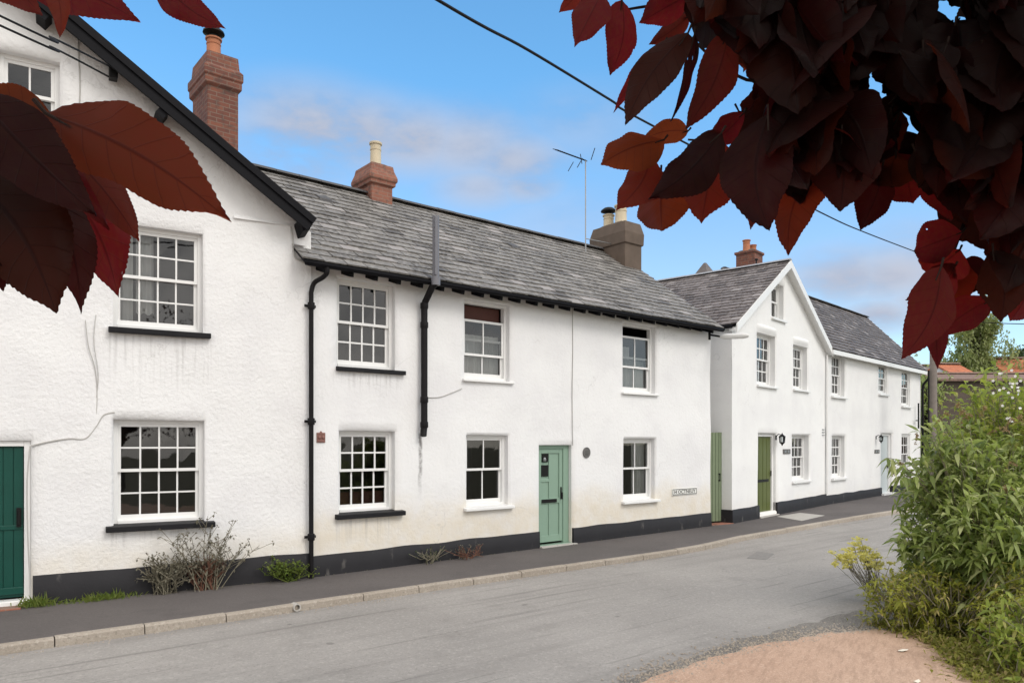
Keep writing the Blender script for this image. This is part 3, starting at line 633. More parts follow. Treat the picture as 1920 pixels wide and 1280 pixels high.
# door
a, b, c, d, dep = doorB; gz = h.gz((a+b)/2)
m = MB(); m.box(a, a+.05, .10, .17, gz+.03, d); m.box(b-.15, b, .10, .17, gz+.03, d); m.box(a+.05, b-.15, .101, .169, d-.07, d); m.build('door_frame', 'sage', h.root, bevel=.005)
m = MB(); A_, B_ = a+.052, b-.152; zb, zt = gz+.07, d-.072; m.box(A_, B_, .142, .165, zb, zt)
W_ = B_-A_; zl = zb+(zt-zb)*.44; zh = zb+(zt-zb)*.66
for bx in ((A_, A_+.09, zb, zt), (B_-.09, B_, zb, zt)): m.box(bx[0], bx[1], .120, .143, bx[2], bx[3])
for z0, z1 in ((zb, zb+.13), (zl-.05, zl+.05), (zt-.09, zt)): m.box(A_+.09, B_-.09, .121, .143, z0, z1)
m.box(A_+W_*.45, A_+W_*.45+.02, .124, .143, zb+.13, zl-.05); m.box(A_+.09, A_+W_*.45, .124, .143, zh-.03, zh+.03); m.box(A_+W_*.45, A_+W_*.45+.02, .124, .143, zl+.05, zt-.09)
dr = m.build('door', 'sage', h.root, bevel=.005)
m = MB(); m.box(A_+.10, A_+W_*.42, .118, .14, zh+.08, zh+.30); m.box(A_+.12, A_+W_*.42, .118, .14, zt-.26, zt-.10); m.build('pane', 'dark', dr, bevel=.004)
m = MB(); m.lathe(A_+.17, .112, [(.03, zt-.24), (.035, zt-.20), (.02, zt-.17)], 10); m.build('knocker', 'metal', dr)
m = MB(); m.box(A_+.10, B_-.16, .108, .125, zl-.035, zl+.035); m.build('letterbox', 'dark', dr, bevel=.006)
m = MB(); m.box(B_-.062, B_-.03, .104, .122, zl+.02, zl+.26); m.tube([(B_-.046, .08, zl+.16), (B_-.046, .075, zl+.02)], .012, 6); m.build('handle', 'dark', dr, bevel=.004)
m = MB(); m.box(a-.01, b+.01, .02, .17, gz-.02, gz+.03); m.build('threshold', 'sage', h.root, bevel=.008); m = MB(); m.box(a-.02, b+.06, -.10, .04, gz-.05, gz+.022); m.build('doorstep', 'concrete', h.root, bevel=.012)
# roof
sL, sR = -.28, WB+.07
m = MB(); L = math.hypot(hBr+OB, zBr-zBe); v = Vector((0, 1, tB)); n = Vector((0, -tB, 1))
slates(m, (sL, -OB, zBe), (1, 0, 0), v, n, sR-sL, L, ew=.36, ex=.215)
v2 = Vector((0, -1, tB)); n2 = Vector((0, tB, 1)); slates(m, (sR, 2*hBr+OB, zBe), (-1, 0, 0), v2, n2, sR-sL, L)
rf = m.build('roof', 'slate', h.root)
dm = MB(); 
for y0 in (-OB+.02, 2*hBr+OB-.02): dm.hexa([(sL+.03, y0, zBe-.05), (sR-.03, y0, zBe-.05), (sR-.03, hBr, zBr-.05), (sL+.03, hBr, zBr-.05), (sL+.03, y0, zBe-.004), (sR-.03, y0, zBe-.004), (sR-.03, hBr, zBr-.004), (sL+.03, hBr, zBr-.004)])
dm.build('roof_deck', 'black', rf)
m = MB(); ridge_tiles(m, (sL, hBr, zBr+.03), (sR, hBr, zBr+.03), .12); m.build('ridge', 'ridge', rf)
m = MB()   # half round gutter under the slates
k = 0; nS = 30
for i in range(nS+1):
    s = sL+.05 + (sR-sL-.1)*i/nS
    for t in range(7):
        an = math.pi + math.pi*t/6; m.v.append((s, -OB-.015+.055*math.cos(an), zBe-.035+.065*math.sin(an)))
for i in range(nS):
    for t in range(6): m.f.append((i*7+t, i*7+t+1, i*7+t+8, i*7+t+7))
o = m.build('gutter', 'black', rf, smooth=True); sm = o.modifiers.new('thick', 'SOLIDIFY'); sm.thickness = .006
for i in range(24):
    s = -.05 + (WB+.0)*(i+.4)/24
    m = MB(); m.hexa([(s-.035, -OB+.05, zBe-.155), (s+.035, -OB+.05, zBe-.155), (s+.035, .05, zBe-.05), (s-.035, .05, zBe-.05), (s-.035, -OB+.03, zBe-.06), (s+.035, -OB+.03, zBe-.06), (s+.035, .05, zBe+.06), (s-.035, .05, zBe+.06)]); m.build('rafter_end', 'black', rf)
for px, py in ((611, 378), (968, 467)):      # roof vents
    best = min((Vector((h.on(px, py, dd)[0], dd, 0)) for dd in [q*.02 for q in range(0, 150)]), key=lambda p: abs(h.on(px, py, p.y)[1] - (zBe + tB*(p.y+OB))))
    s, dd = best.x, best.y; zz = zBe + tB*(dd+OB); m = MB(); m.hexa([(s-.13, dd-.02, zz), (s+.13, dd-.02, zz), (s+.13, dd+.25, zz+.16), (s-.13, dd+.25, zz+.16), (s-.12, dd, zz+.06), (s+.12, dd, zz+.06), (s+.12, dd+.25, zz+.20), (s-.12, dd+.25, zz+.20)]); m.build('roof_vent', 'ridge', rf)
# pipes
m = MB(); dp = -.075
top = h.on(613, 494, -OB-.01); pts = [(top[0], -OB-.01, zBe-.07), (top[0], -OB-.01, zBe-.16)]; q1 = h.on(605, 520, -.24); q2 = h.on(588, 531, dp); q3 = h.on(583.5, 548, dp)
pts += [(q1[0], -.25, q1[1]), (q2[0], dp-.02, q2[1]), (q3[0], dp, q3[1]), (q3[0], dp, h.gz(0)-.0)]
m.tube(bez(pts[:5], 5) + [Vector(pts[5])], .036, 12)
for zz in (h.on(583, 575)[1], h.on(583, 790)[1], h.on(583, 1005)[1]): m.lathe(q3[0], dp, [(.05, zz-.05), (.053, zz-.04), (.053, zz+.04), (.05, zz+.05)], 12); m.box(q3[0]-.09, q3[0]+.09, dp+.03, dp+.045, zz-.02, zz+.02)
m.build('downpipe', 'iron', h.root, smooth=True)
m = MB(); dp = -.10; bx = h.xs(795.5, dp); zt = h.on(796, 570, dp)[1]; zb = h.on(796, 805, dp)[1]; u1 = h.on(817, 528, -.40); pr_ = .055
pth = [(bx-.035, dp-.03, zb-.10), (bx-.015, dp-.005, zb-.03), (bx, dp, zb+.06), (bx, dp, zt-.05), (bx+.01, dp-.01, zt+.03), (u1[0]-.04, -.36, u1[1]-.08), (u1[0], -.40, u1[1]-.02)]
m.tube(pth, pr_, 14)
for zz in (zb+.08, zt-.03, (zb+zt)/2-.55, zt-.35): m.lathe(bx, dp, [(pr_+.008, zz-.05), (pr_+.012, zz-.04), (pr_+.012, zz+.04), (pr_+.008, zz+.05)], 14)
m.build('soil_pipe', 'iron', h.root, smooth=True)
m = MB(); ut = h.on(818, 406, -.40); m.tube([(u1[0], -.40, u1[1]-.04), (u1[0], -.40, ut[1])], .055, 14); m.box(u1[0]-.055, u1[0]-.025, -.47, -.44, u1[1]+.1, ut[1]-.02); m.lathe(u1[0], -.40, [(.075, u1[1]-.06), (.078, u1[1]+.06), (.06, u1[1]+.07)], 14); m.build('vent_pipe', 'greypipe', h.root, smooth=True)
m = MB()
pth = [wp(h, x, y, -.012) for x, y in ((1073, 575), (1074, 650), (1073, 740), (1074, 835))]; m.tube(bez(pth), .008, 6); NEWC(); m.tube(bez([wp(h, x, y, -.010) for x, y in ((800, 745), (825, 744), (850, 735), (866, 728))]), .008, 5); m.build('wall_cable', 'whitecable', h.root)
m = MB(); cr = [wp(h, x, y, -.004) for x, y in ((789, 835), (791, 860), (787, 900), (790, 930), (788, 962))]
# chimneys (positions found by projection: front-left and front-right corners)
def place(h, pxl, pxr, dep): return h.xs(pxl, dep), h.xs(pxr, dep)
a, b = place(h, 389, 447, 2.75); dep0 = 2.75; zc = lambda px, py, dd: h.on(px, py, dd)[1]
hx, hy = (b-a)/2, .42; cx, cy = (a+b)/2, dep0+hy
zt = zc(389, 92, dep0); z1 = zc(389, 160, dep0)
chimney(h, cx, cy, [(hx, hy, 3.2), (hx, hy, z1), (hx+.05, hy+.05, z1+.06), (hx+.05, hy+.05, z1+.18), (hx+.07, hy+.07, z1+.20), (hx+.07, hy+.07, z1+.34), (hx+.02, hy+.02, z1+.40), (hx+.0, hy+.0, zt)], 'brick', [(-.06, -.1, .125, .36, 'terracotta', True)])
a, b = place(h, 697, 736, 2.72); hx, hy = (b-a)/2, .33; cx, cy = (a+b)/2, 2.72+hy; zt = zc(697, 303, 2.72); z1 = zc(697, 344, 2.72)
chimney(h, cx, cy, [(hx, hy, zBr-.6), (hx, hy, z1), (hx+.05, hy+.05, z1+.03), (hx+.05, hy+.05, z1+.09), (hx+.08, hy+.08, z1+.12), (hx+.08, hy+.08, z1+.19), (hx+.03, hy+.03, z1+.33), (hx+.01, hy+.01, zt)], 'brick2', [(.0, -.06, .115, .50, 'buff', False)])
a, b = place(h, 1172, 1203, 2.15); hx, hy = (b-a)/2, .585; cx, cy = (a+b)/2, 2.15+hy; zt = zc(1172, 412, 2.15); z1 = zc(1172, 455, 2.15)
chimney(h, cx, cy, [(hx, hy, zBr-.9), (hx, hy, z1), (hx+.04, hy+.04, z1+.02), (hx+.05, hy+.05, z1+.30), (hx-.02, hy-.02, zt)], 'render', [(.0, .28, .14, .36, 'buff', True), (.02, -.14, .155, .52, 'buff', False)])
# aerial
mx = h.xs(1098, 2.6); zb = zc(1098, 466, 2.6); zt = zc(1098, 300, 2.6); m = MB(); m.tube([(mx, 2.6, zb-.1), (mx, 2.6, zt)], .017, 6); m.tube([(mx, 2.6, zb+.25), (cx-hx, 2.6, zb+.28)], .012, 5)
e0 = Vector(h.on(1042, 281, 2.6)); p0 = Vector((e0.x, 2.6, e0.y)); p1 = Vector((mx+.05, 2.6, zt-.02)); ar = m.build('aerial', 'metal', h.root)
m = MB(); m.tube([p0, p1], .014, 6)
for i in range(14): q = p0 + (p1-p0)*(i/15.); m.tube([q - Vector((.0, .10, .04)), q + Vector((.0, .10, .05))], .012, 4)
for dy in (-.16, .16): m.tube([p1 + Vector((-.02, dy, -.02)), p1 + Vector((.02, dy*1.6, .26))], .010, 4); m.tube([p1 + Vector((-.5, dy, -.32)), p1 + Vector((-.32, dy, -.05))], .010, 4)
m.build('boom', 'dark', ar)

# ================================================================ house C
h = hC
cAt = opn(h, 1447, 1471, 527, 594); c1 = opn(h, 1420, 1455, 622, 720); c2 = opn(h, 1488, 1515, 645, 728); c3 = opn(h, 1486, 1518, 815, 902, dep=.18); cd = opn(h, 1422, 1456, 812, 962, dep=.2)
sm = WC/2; zCe = (h.on(1379, 619, -.18)[1] + h.on(1549, 651, -.18)[1])/2 + .08; zCr = h.on(1472, 483, -.18)[1]; tC = (zCr-zCe)/(sm+.12)
MT['plC'] = plaster('smooth_white_render', 22, .28, .01, .38, (), base=(.82, .82, .81), warm=(.72, .67, .62))
ztC = lambda s: min(zCe + tC*(s+.12), zCe + tC*(WC+.12-s)) - .08
wall(h, 0, WC, -.2, ztC, [cAt, c1, c2, c3, cd], 'plC', 8.0, amp=.010, step=.14, seed=21, ridge=sm)
plinth(h, [(-.02, cd[0]), (cd[1], WC)], .33, .03)
m = MB(); m.box(-.03, .0, -.03, 1.2, h.gz(0)-.1, h.gz(0)+.33); m.build('plinth', 'plinth', h.root, bevel=.01)
for (o_, cl, rw) in ((c1, 4, 2), (c2, 4, 2), (c3, 4, 2), (cAt, 2, 1)):
    window(h, *o_[:4], cl, rw, .17, ('white', .05, .06, .07), bar=.03, fw=.06, rq=.04 if o_ is cAt else .35, rd=.7 if o_ is cAt else 1.5)
for o_ in (c1, c2): # soft plaster hoods over the openings
    m = MB(); a, b, z = o_[0]-.10, o_[1]+.10, o_[3]; k = 11
    for i in range(k):
        for j in range(k):
            t, u = i/(k-1), j/(k-1); m.v.append((a+(b-a)*u, .012 - .055*(math.sin(math.pi*t**1.4)**.8)*(math.sin(math.pi*u)**.35), z + .0 + .24*t))
    for i in range(k-1):
        for j in range(k-1): q = i*k+j; m.f.append((q, q+1, q+k+1, q+k))
    m.build('window_hood', 'plC', h.root, smooth=True)
a, b, c, d, dep = cd; gz = h.gz(a)
m = MB(); m.box(b-.10, b, .09, .2, gz, d); m.box(a, b-.1, .091, .199, d-.08, d); m.box(a, a+.06, .092, .198, gz, d-.08); m.build('door_frame', 'white', h.root, bevel=.006)
m = MB(); m.box(a+.06, b-.10, .13, .18, gz+.04, d-.08); 
for k in range(4): m.box(a+.07+k*(b-a-.17)/4, a+.06+(k+.93)*(b-a-.17)/4, .122, .131, gz+.1, d-.12)
dr = m.build('door', 'olive', h.root, bevel=.004)
m = MB(); z = h.on(1428, 902)[1]; m.box(a+.15, b-.25, .11, .125, z-.035, z+.035); m.build('letterbox', 'dark', dr)
m = MB(); z = h.on(1440, 888)[1]; m.tube([(b-.15, .09, z-.07), (b-.15, .09, z+.07)], .015, 6); m.build('handle', 'dark', dr)
m = MB(); m.box(a-.02, b+.02, -.08, .15, gz-.05, gz+.035); m.build('doorstep', 'concrete', h.root, bevel=.01)
oc = .18; m = MB(); dm = MB(); bb = MB(); so_ = MB()
L = math.hypot(sm+.12, zCr-zCe)
slates(m, (-.12, 8, zCe), (0, -1, 0), (1, 0, tC), (-tC, 0, 1), 8+oc, L, ew=.28, ex=.20); slates(m, (WC+.12, -oc, zCe), (0, 1, 0), (-1, 0, tC), (tC, 0, 1), 8+oc, L, ew=.28, ex=.20)
rf = m.build('roof', 'slate2', h.root)
for sg in (1, -1):
    e = -.12 if sg > 0 else WC+.12; n = Vector((-sg*tC, 0, 1)).normalized(); p = [Vector((e, -oc+.02, zCe)), Vector((e, 8, zCe)), Vector((sm, 8, zCr)), Vector((sm, -oc+.02, zCr))]; dm.hexa([q-n*.06 for q in p] + [q-n*.003 for q in p])
    p0, p1 = Vector((e, 0, zCe)), Vector((sm, 0, zCr)); zz = Vector((0, 0, 1)); hgt = .21
    bb.hexa([p0+Vector((0, -oc-.02, -hgt)), p0+Vector((0, -oc+.015, -hgt)), p0+Vector((0, -oc+.015, .0)), p0+Vector((0, -oc-.02, .0)), p1+Vector((0, -oc-.02, -hgt)), p1+Vector((0, -oc+.015, -hgt)), p1+Vector((0, -oc+.015, .0)), p1+Vector((0, -oc-.02, .0))])
    so_.hexa([p0+Vector((0, -oc+.016, -.17)), p0+Vector((0, .02, -.17)), p0+Vector((0, .02, -.10)), p0+Vector((0, -oc+.016, -.10)), p1+Vector((0, -oc+.016, -.17)), p1+Vector((0, .02, -.17)), p1+Vector((0, .02, -.10)), p1+Vector((0, -oc+.016, -.10))])
dm.build('roof_deck', 'black', rf); bb.build('bargeboard', 'white', rf, bevel=.004); so_.build('soffit', 'white', rf)
m = MB(); ridge_tiles(m, (sm, -oc, zCr+.03), (sm, 8, zCr+.03), .10); m.build('ridge', 'lead', rf)
m = MB(); m.box(-.20, -.10, -oc+.1, 8, zCe-.10, zCe-.02); m.build('gutter', 'black', rf, bevel=.02)
dq = 1.75; q = h.xs(1405, dq); zt = h.on(1405, 474, dq)[1]
chimney(h, q, dq, [(.30, .30, zCr-1.2), (.30, .30, zt-.10), (.34, .34, zt-.07), (.34, .34, zt)], 'brick', [(-.16, .02, .11, .34, 'terracotta', False), (.16, -.04, .11, .24, 'terracotta', False)])
m = MB(); x = WC-.02; m.tube([(x, -.05, zCe-.15), (x, -.05, h.gz(x)+.33)], .035, 10); m.build('downpipe', 'white', h.root, smooth=True)
for k in range(3): pass
m = MB(); q = h.on(1543, 810)
for k in range(3): m.box(q[0]-.10, q[0]+.10, -.02, .01, q[1]-.10+.085*k, q[1]-.075+.085*k)
m.build('air_vent', 'metal', h.root)
m = MB(); q = wp(h, 1458, 477, 1.0); m.tube([(sm, .8, zCr-.0), (sm, .8, zCr+.16)], .02, 6); m.lathe(sm, .8, [(.05, zCr+.16), (.05, zCr+.2)], 8); m.build('ridge_finial', 'dark', rf)

# ================================================================ house D
h = hD
d1 = opn(h, 1560, 1585, 662, 741); d2 = opn(h, 1648, 1664, 681, 737, dep=.05); d3 = opn(h, 1691, 1707, 693, 760, dep=.06); d4 = opn(h, 1560, 1585, 817, 896); d5 = opn(h, 1691, 1707, 814, 890, dep=.06); dd_ = opn(h, 1652, 1673, 812, 930, dep=.2)
od = .22; zDe = (h.on(1560, 661, -od)[1] + h.on(1720, 689, -od)[1])/2 + .05; hr = 2.1; zDr = h.on(1560, 573, hr)[1]; tD = (zDr-zDe)/(hr+od)
MT['plD'] = plaster('white_painted_render', 20, .28, .01, .38, (), base=(.80, .80, .79), warm=(.70, .66, .60))
wall(h, 0, WD, -.2, lambda s: zDe + tD*od - .05, [d1, d2, d3, d4, d5, dd_], 'plD', 2*hr, amp=.010, step=.16, seed=31, side=lambda q: zDe + tD*(min(q, 2*hr-q)+od) - .06)
plinth(h, [(0.01, dd_[0]), (dd_[1], WD+.01)], .28, .03)
for o_, cl, rw, wd_ in ((d1, 4, 2, .15), (d2, 2, 2, .05), (d3, 2, 2, .06), (d4, 4, 2, .15), (d5, 2, 2, .06)): window(h, *o_[:4], cl, rw, wd_, ('white', .06, .07, .08), bar=.035, fw=.06)
a, b, c, d, dep = dd_; gz = h.gz(a)
m = MB(); m.box(b-.12, b, .09, .2, gz, d); m.box(a, b-.12, .091, .199, d-.08, d); m.box(a, a+.06, .092, .198, gz, d-.08); m.build('door_frame', 'white', h.root)
m = MB(); m.box(a+.06, b-.12, .13, .18, gz+.04, d-.08); m.box(a+.15, b-.22, .12, .131, gz+.2, gz+.8); m.box(a+.15, b-.22, .12, .131, gz+.95, d-.2); dr = m.build('door', 'paleblue', h.root, bevel=.004)
m = MB(); m.box(b-.19, b-.16, .10, .13, gz+.95, gz+1.1); m.build('handle', 'dark', dr)
m = MB(); m.box(a-.05, b+.05, -.12, .15, gz-.05, gz+.06); m.build('doorstep', 'white', h.root)
m = MB(); L = math.hypot(hr+od, zDr-zDe); eR = WD+.10
def limD(q):
    hd = q/L*(hr+od) - od
    return (4 - 2.7*max(0, hd)/hr, eR+4) if hd > .05 else (4.02, eR+4)
slates(m, (-4, -od, zDe), (1, 0, 0), (0, 1, tD), (0, -tD, 1), eR+4, L, limD, ew=.28, ex=.19); slates(m, (eR, 2*hr+od, zDe), (-1, 0, 0), (0, -1, tD), (0, tD, 1), eR, L, ew=.28, ex=.19)
rf = m.build('roof', 'slate3', h.root)
dm = MB()
for y0 in (-od+.02, 2*hr+od-.02): dm.hexa([(.02, y0, zDe-.05), (eR-.03, y0, zDe-.05), (eR-.03, hr, zDr-.05), (.02, hr, zDr-.05), (.02, y0, zDe-.004), (eR-.03, y0, zDe-.004), (eR-.03, hr, zDr-.004), (.02, hr, zDr-.004)])
dm.build('roof_deck', 'black', rf)
m = MB(); ridge_tiles(m, (-2.5, hr, zDr+.03), (eR, hr, zDr+.03), .10); m.build('ridge', 'ridge', rf)
m = MB(); m.box(0.02, WD+.05, -od-.02, -od+.02, zDe-.17, zDe-.03); m.box(.02, WD+.05, -od+.02, .02, zDe-.10, zDe-.08); m.build('fascia', 'white', rf, bevel=.006)
m = MB(); 
for y0 in (-od, 2*hr+od): m.hexa([(eR-.02, y0, zDe-.16), (eR+.02, y0, zDe-.16), (eR+.02, hr, zDr-.16), (eR-.02, hr, zDr-.16), (eR-.02, y0, zDe+.02), (eR+.02, y0, zDe+.02), (eR+.02, hr, zDr+.02), (eR-.02, hr, zDr+.02)])
m.build('bargeboard', 'white', rf)
m = MB(); x = WD+.02; m.tube(bez([(WD+.10, -od-.05, zDe-.10), (WD+.08, -od-.05, zDe-.3), (x, -.10, zDe-.55), (x, -.07, zDe-.75)], 4) + [Vector((x, -.07, h.gz(x)))], .045, 10); m.build('downpipe', 'iron', h.root, smooth=True)
m = MB(); q = h.on(1716, 777); m.tube([(q[0], -.12, q[1]-.55), (q[0], -.12, q[1]+.45)], .03, 6); m.box(q[0]-.3, q[0]+.02, -.13, -.10, q[1]-.26, q[1]-.22); m.build('wall_bracket', 'dark', h.root)
# small rear roof seen over the cottage ridge
rr = empty('rear_outbuilding', (0, 0, 0), 'grey slate roof tip of outbuilding rising behind the gabled cottage ridge', 'outbuilding', rz=R(40))
X0 = at(1322, 493, 37); zt = X0.z; rr.location = (X0.x, X0.y, 0)
m = MB(); m.box(-.65, .65, -.65, .65, 0, zt-1.2); m.build('wall', 'plC', rr); m = MB(); m.loft(0, 0, [(.75, .75, zt-1.25), (.05, .05, zt)]); m.build('roof', 'slate3', rr)

# ================================================================ pavement, kerb, road, drive
Kp = [gpt(*q, lvl=P) for q in ((0, 1207), (400, 1152), (690, 1110), (1010, 1065), (1290, 1025), (1395, 1003), (1500, 985), (1600, 968), (1700, 952))]
d0 = (Kp[0]-Kp[1]).normalized(); K = [Kp[0] + d0*14, Kp[0] + d0*5] + Kp
d1_ = (Kp[-1]-Kp[-2]).normalized(); K += [Kp[-1] + Vector((2.3, 2.5)), Kp[-1] + Vector((4.2, 5.8)), Kp[-1] + Vector((4.5, 10)), Kp[-1]+Vector((3, 16))]
def resample(pts, step):
    o = [pts[0]]; acc = 0
    for a, b in zip(pts, pts[1:]):
        L = (b-a).length; n = max(1, int(L/.1))
        for i in range(1, n+1): o.append(a + (b-a)*i/n)
    return o
Ks = [Vector((p.x, p.y)) for p in bez([Vector((q.x, q.y, 0)) for q in K], 24)]
back = [hA.w(0, .3), hA.w(WA, .3), hB.w(WB, .3), hB.w(WB, 1.2), hC.w(0, 1.2), hC.w(0, .3), hD.w(0, .3), hD.w(WD, .3), hD.w(WD, 6), hD.w(WD, 12)]
sheet('pavement', [(p.x, p.y) for p in Ks] + [(p.x, p.y) for p in reversed(back)] + [(hA.w(-5, .3).x, hA.w(-5, .3).y)], 0, 'pave', P)
roadR = [(19.5, 38), (19.8, 31.5), (18.2, 27), (14.0, 20.5), (9.5, 14.5), (6.2, 11.2), (4.75, 9.6), (4.3, 8.5), (2.4, 7.0), (1.0, 5.6), (-3, 3.0), (-12, -2.5), (-20, -6)]
sheet('road', [(p.x, p.y) for p in Ks[::2]] + roadR, 0, 'road')
dv = [gpt(*q) for q in ((1200, 1280), (1300, 1245), (1400, 1215), (1500, 1195), (1560, 1186), (1640, 1180))]
def rag(pts, amp, step=.09):
    o_ = []
    for a_, b_ in zip(pts, pts[1:]):
        n_ = max(1, int((b_-a_).length/step)); nn_ = Vector((-(b_-a_).y, (b_-a_).x)).normalized()
        for i_ in range(n_): q_ = a_.lerp(b_, i_/n_); o_.append(q_ + nn_*(noise.noise(Vector((q_.x*2.1, q_.y*2.1, 3)))*amp + noise.noise(Vector((q_.x*9, q_.y*9, 5)))*amp*.6 + random.gauss(0, amp*.18)))
    return o_ + [pts[-1]]
dv = rag(dv, .07)
dvp = [(-9, -1.2), (-3, 3.6)] + [(p.x, p.y) for p in dv] + [(4.6, 8.4), (4.75, 7.6), (5.6, 6.0), (6.0, 2), (6, -8), (-9, -8)]
sheet('driveway', dvp, .008, 'drive')
gr = [gpt(*q) for q in ((1150, 1280), (1260, 1243), (1400, 1196), (1550, 1158), (1640, 1138))]
gr = rag(gr, .10)
sheet('gravel_strip', [(-9, -.9), (-3, 3.75)] + [(p.x, p.y) for p in gr] + [(4.9, 9.0), (4.7, 8.3)] + [(p.x + .02, p.y - .12) for p in reversed(dv)] + [(-3, 3.5), (-9, -1.3)], .004, 'gravel')
m = MB(); acc = 0; start = 0; kd = []
L = [0]
for a, b in zip(Ks, Ks[1:]): L.append(L[-1] + (b-a).length)
def Kat(s):
    for i in range(len(L)-1):
        if L[i+1] >= s: t = (s-L[i])/(L[i+1]-L[i]); return Ks[i] + (Ks[i+1]-Ks[i])*t, (Ks[i+1]-Ks[i]).normalized()
    return Ks[-1], (Ks[-1]-Ks[-2]).normalized()
s = 0.; dropA, dropB = gpt(1395, 1003, P), gpt(1480, 990, P)
outlet = gpt(555, 1131, P)
gaps = []
while s < L[-1] - 1:
    ln = random.uniform(.86, .96); e = s + ln - .012; q = [s + (e-s)*i/4 for i in range(5)]; rings = []; dip = random.uniform(-.006, .006)
    for t in q:
        c, d = Kat(t); nrm = Vector((d.y, -d.x)); z = P(c.y) + dip
        low = 0.
        r = []
        for off, dz in ((-.0, -.16), (-.0, -.004), (.015, .008), (.095, .008), (.118, -.012), (.128, -.16)): 
            p = c - nrm*.03 + nrm*off; r.append((p.x, p.y, z + dz + (low if dz > -.1 else 0)))
        rings.append(r)
    k = len(m.v)
    for r in rings: m.v += r
    for i in range(4):
        for j in range(5): a = k+i*6+j; m.f.append((a, a+1, a+7, a+6))
    m.f.append(tuple(k+j for j in range(6))); m.f.append(tuple(k+24+j for j in range(6))[::-1])
    s += ln
tag(m.build('kerb', 'kerb', smooth=True, sharp=30), kind='structure')
# drain outlet in the kerb
c, d = Kat(min((q for q in [i*.05 for i in range(int(L[-1]/.05))]), key=lambda q: (Kat(q)[0]-outlet).length)); nrm = Vector((d.y, -d.x))
o = empty('drain_outlet', (c.x, c.y, G(c.y)), 'short round drain pipe mouth poking through the kerb face', 'drain', rz=math.atan2(d.y, d.x))
m = MB(); n = 16
for (r, y) in ((.05, .0), (.05, -.125), (.036, -.125), (.036, .0)):
    for j in range(n): a = 2*math.pi*j/n; m.v.append((r*math.cos(a), y, .055 + r*math.sin(a)))
for i in range(3):
    for j in range(n): m.f.append((i*n+j, i*n+(j+1) % n, (i+1)*n+(j+1) % n, (i+1)*n+j))
m.build('pipe', 'concrete', o, smooth=True, sharp=30); m = MB(); m.add([(.036*math.cos(2*math.pi*j/n), -.06, .055+.036*math.sin(2*math.pi*j/n)) for j in range(n)], [tuple(range(n))]); m.build('bore_shade', 'dark', o)  # dark disc paints the shade inside the pipe mouth
gm = MB()
def pebble(x, y, z, r_):
    k = len(gm.v); a0 = random.random()*6
    for j in range(5): a_ = a0 + 2*math.pi*j/5; gm.v.append((x + r_*random.uniform(.7, 1.2)*math.cos(a_), y + r_*random.uniform(.7, 1.2)*math.sin(a_), z))
    gm.v.append((x, y, z + r_*.9))
    for j in range(5): gm.f.append((k+j, k+(j+1) % 5, k+5))
for _ in range(1500):
    c, d = Kat(random.uniform(6, L[-1]-8)); nrm = Vector((d.y, -d.x)); q = c + nrm*(.11 + abs(random.gauss(0, .09))); pebble(q.x, q.y, G(q.y), random.uniform(.004, .014))
for _ in range(1600):
    i = random.randrange(len(dv)-1); q = dv[i] + Vector((random.gauss(0, .16), abs(random.gauss(0, .16)) - .05)); pebble(q.x, q.y, G(q.y)+.006, random.uniform(.004, .016))
tag(gm.build('grit', 'kerb'), 'loose grit lying in the gutter and along the driveway edge', 'grit', kind='stuff')
# covers
q = [gpt(x, y, P) for x, y in ((1456, 968), (1503, 976), (1546, 966), (1500, 961))]
m = MB(); m.hexa([(p.x, p.y, P(p.y)-.03) for p in q] + [(p.x, p.y, P(p.y)+.005) for p in q]); tag(m.build('inspection_cover', 'concrete', bevel=.002), 'pale concrete cover slab set in the pavement before the gabled cottage', 'cover')
q = [gpt(x, y) for x, y in ((1400, 1046), (1420, 1033), (1452, 1038), (1436, 1049))]
m = MB(); m.hexa([(p.x, p.y, G(p.y)-.03) for p in q] + [(p.x, p.y, G(p.y)+.005) for p in q]); tag(m.build('manhole_cover', 'cover', bevel=.002), 'worn grey metal cover set flush in the road surface', 'cover')
def scrap(name, px, py, lvl, size, label, mat='rubbish'):
    p = gpt(px, py, lvl); m = MB(); k = 7
    for i in range(k): a = 2*math.pi*i/k; r = size*random.uniform(.6, 1.1); m.v.append((r*math.cos(a), r*.6*math.sin(a), random.uniform(.004, size*.5)))
    m.v.append((0, 0, size*.5)); m.v.append((0, 0, .0)); 
    for i in range(k): m.f.append((i, (i+1) % k, k)); m.f.append(((i+1) % k, i, k+1))
    o = m.build(name, mat); o.location = (p.x, p.y, lvl(p.y)+.004); tag(o, label, 'litter')
scrap('crumpled_paper', 657, 1127, G, .07, 'cream crumpled scrap lying in the gutter just past the drain outlet'); scrap('crumpled_paper', 1289, 1024, G, .07, 'small white scrap lying against the kerb below the street sign')
scrap('dry_leaf', 1720, 1279, G, .05, 'pale fallen leaf on the red driveway'); scrap('dry_leaf', 1692, 1222, G, .06, 'pale broken stone chip at the edge of the red driveway and weeds')

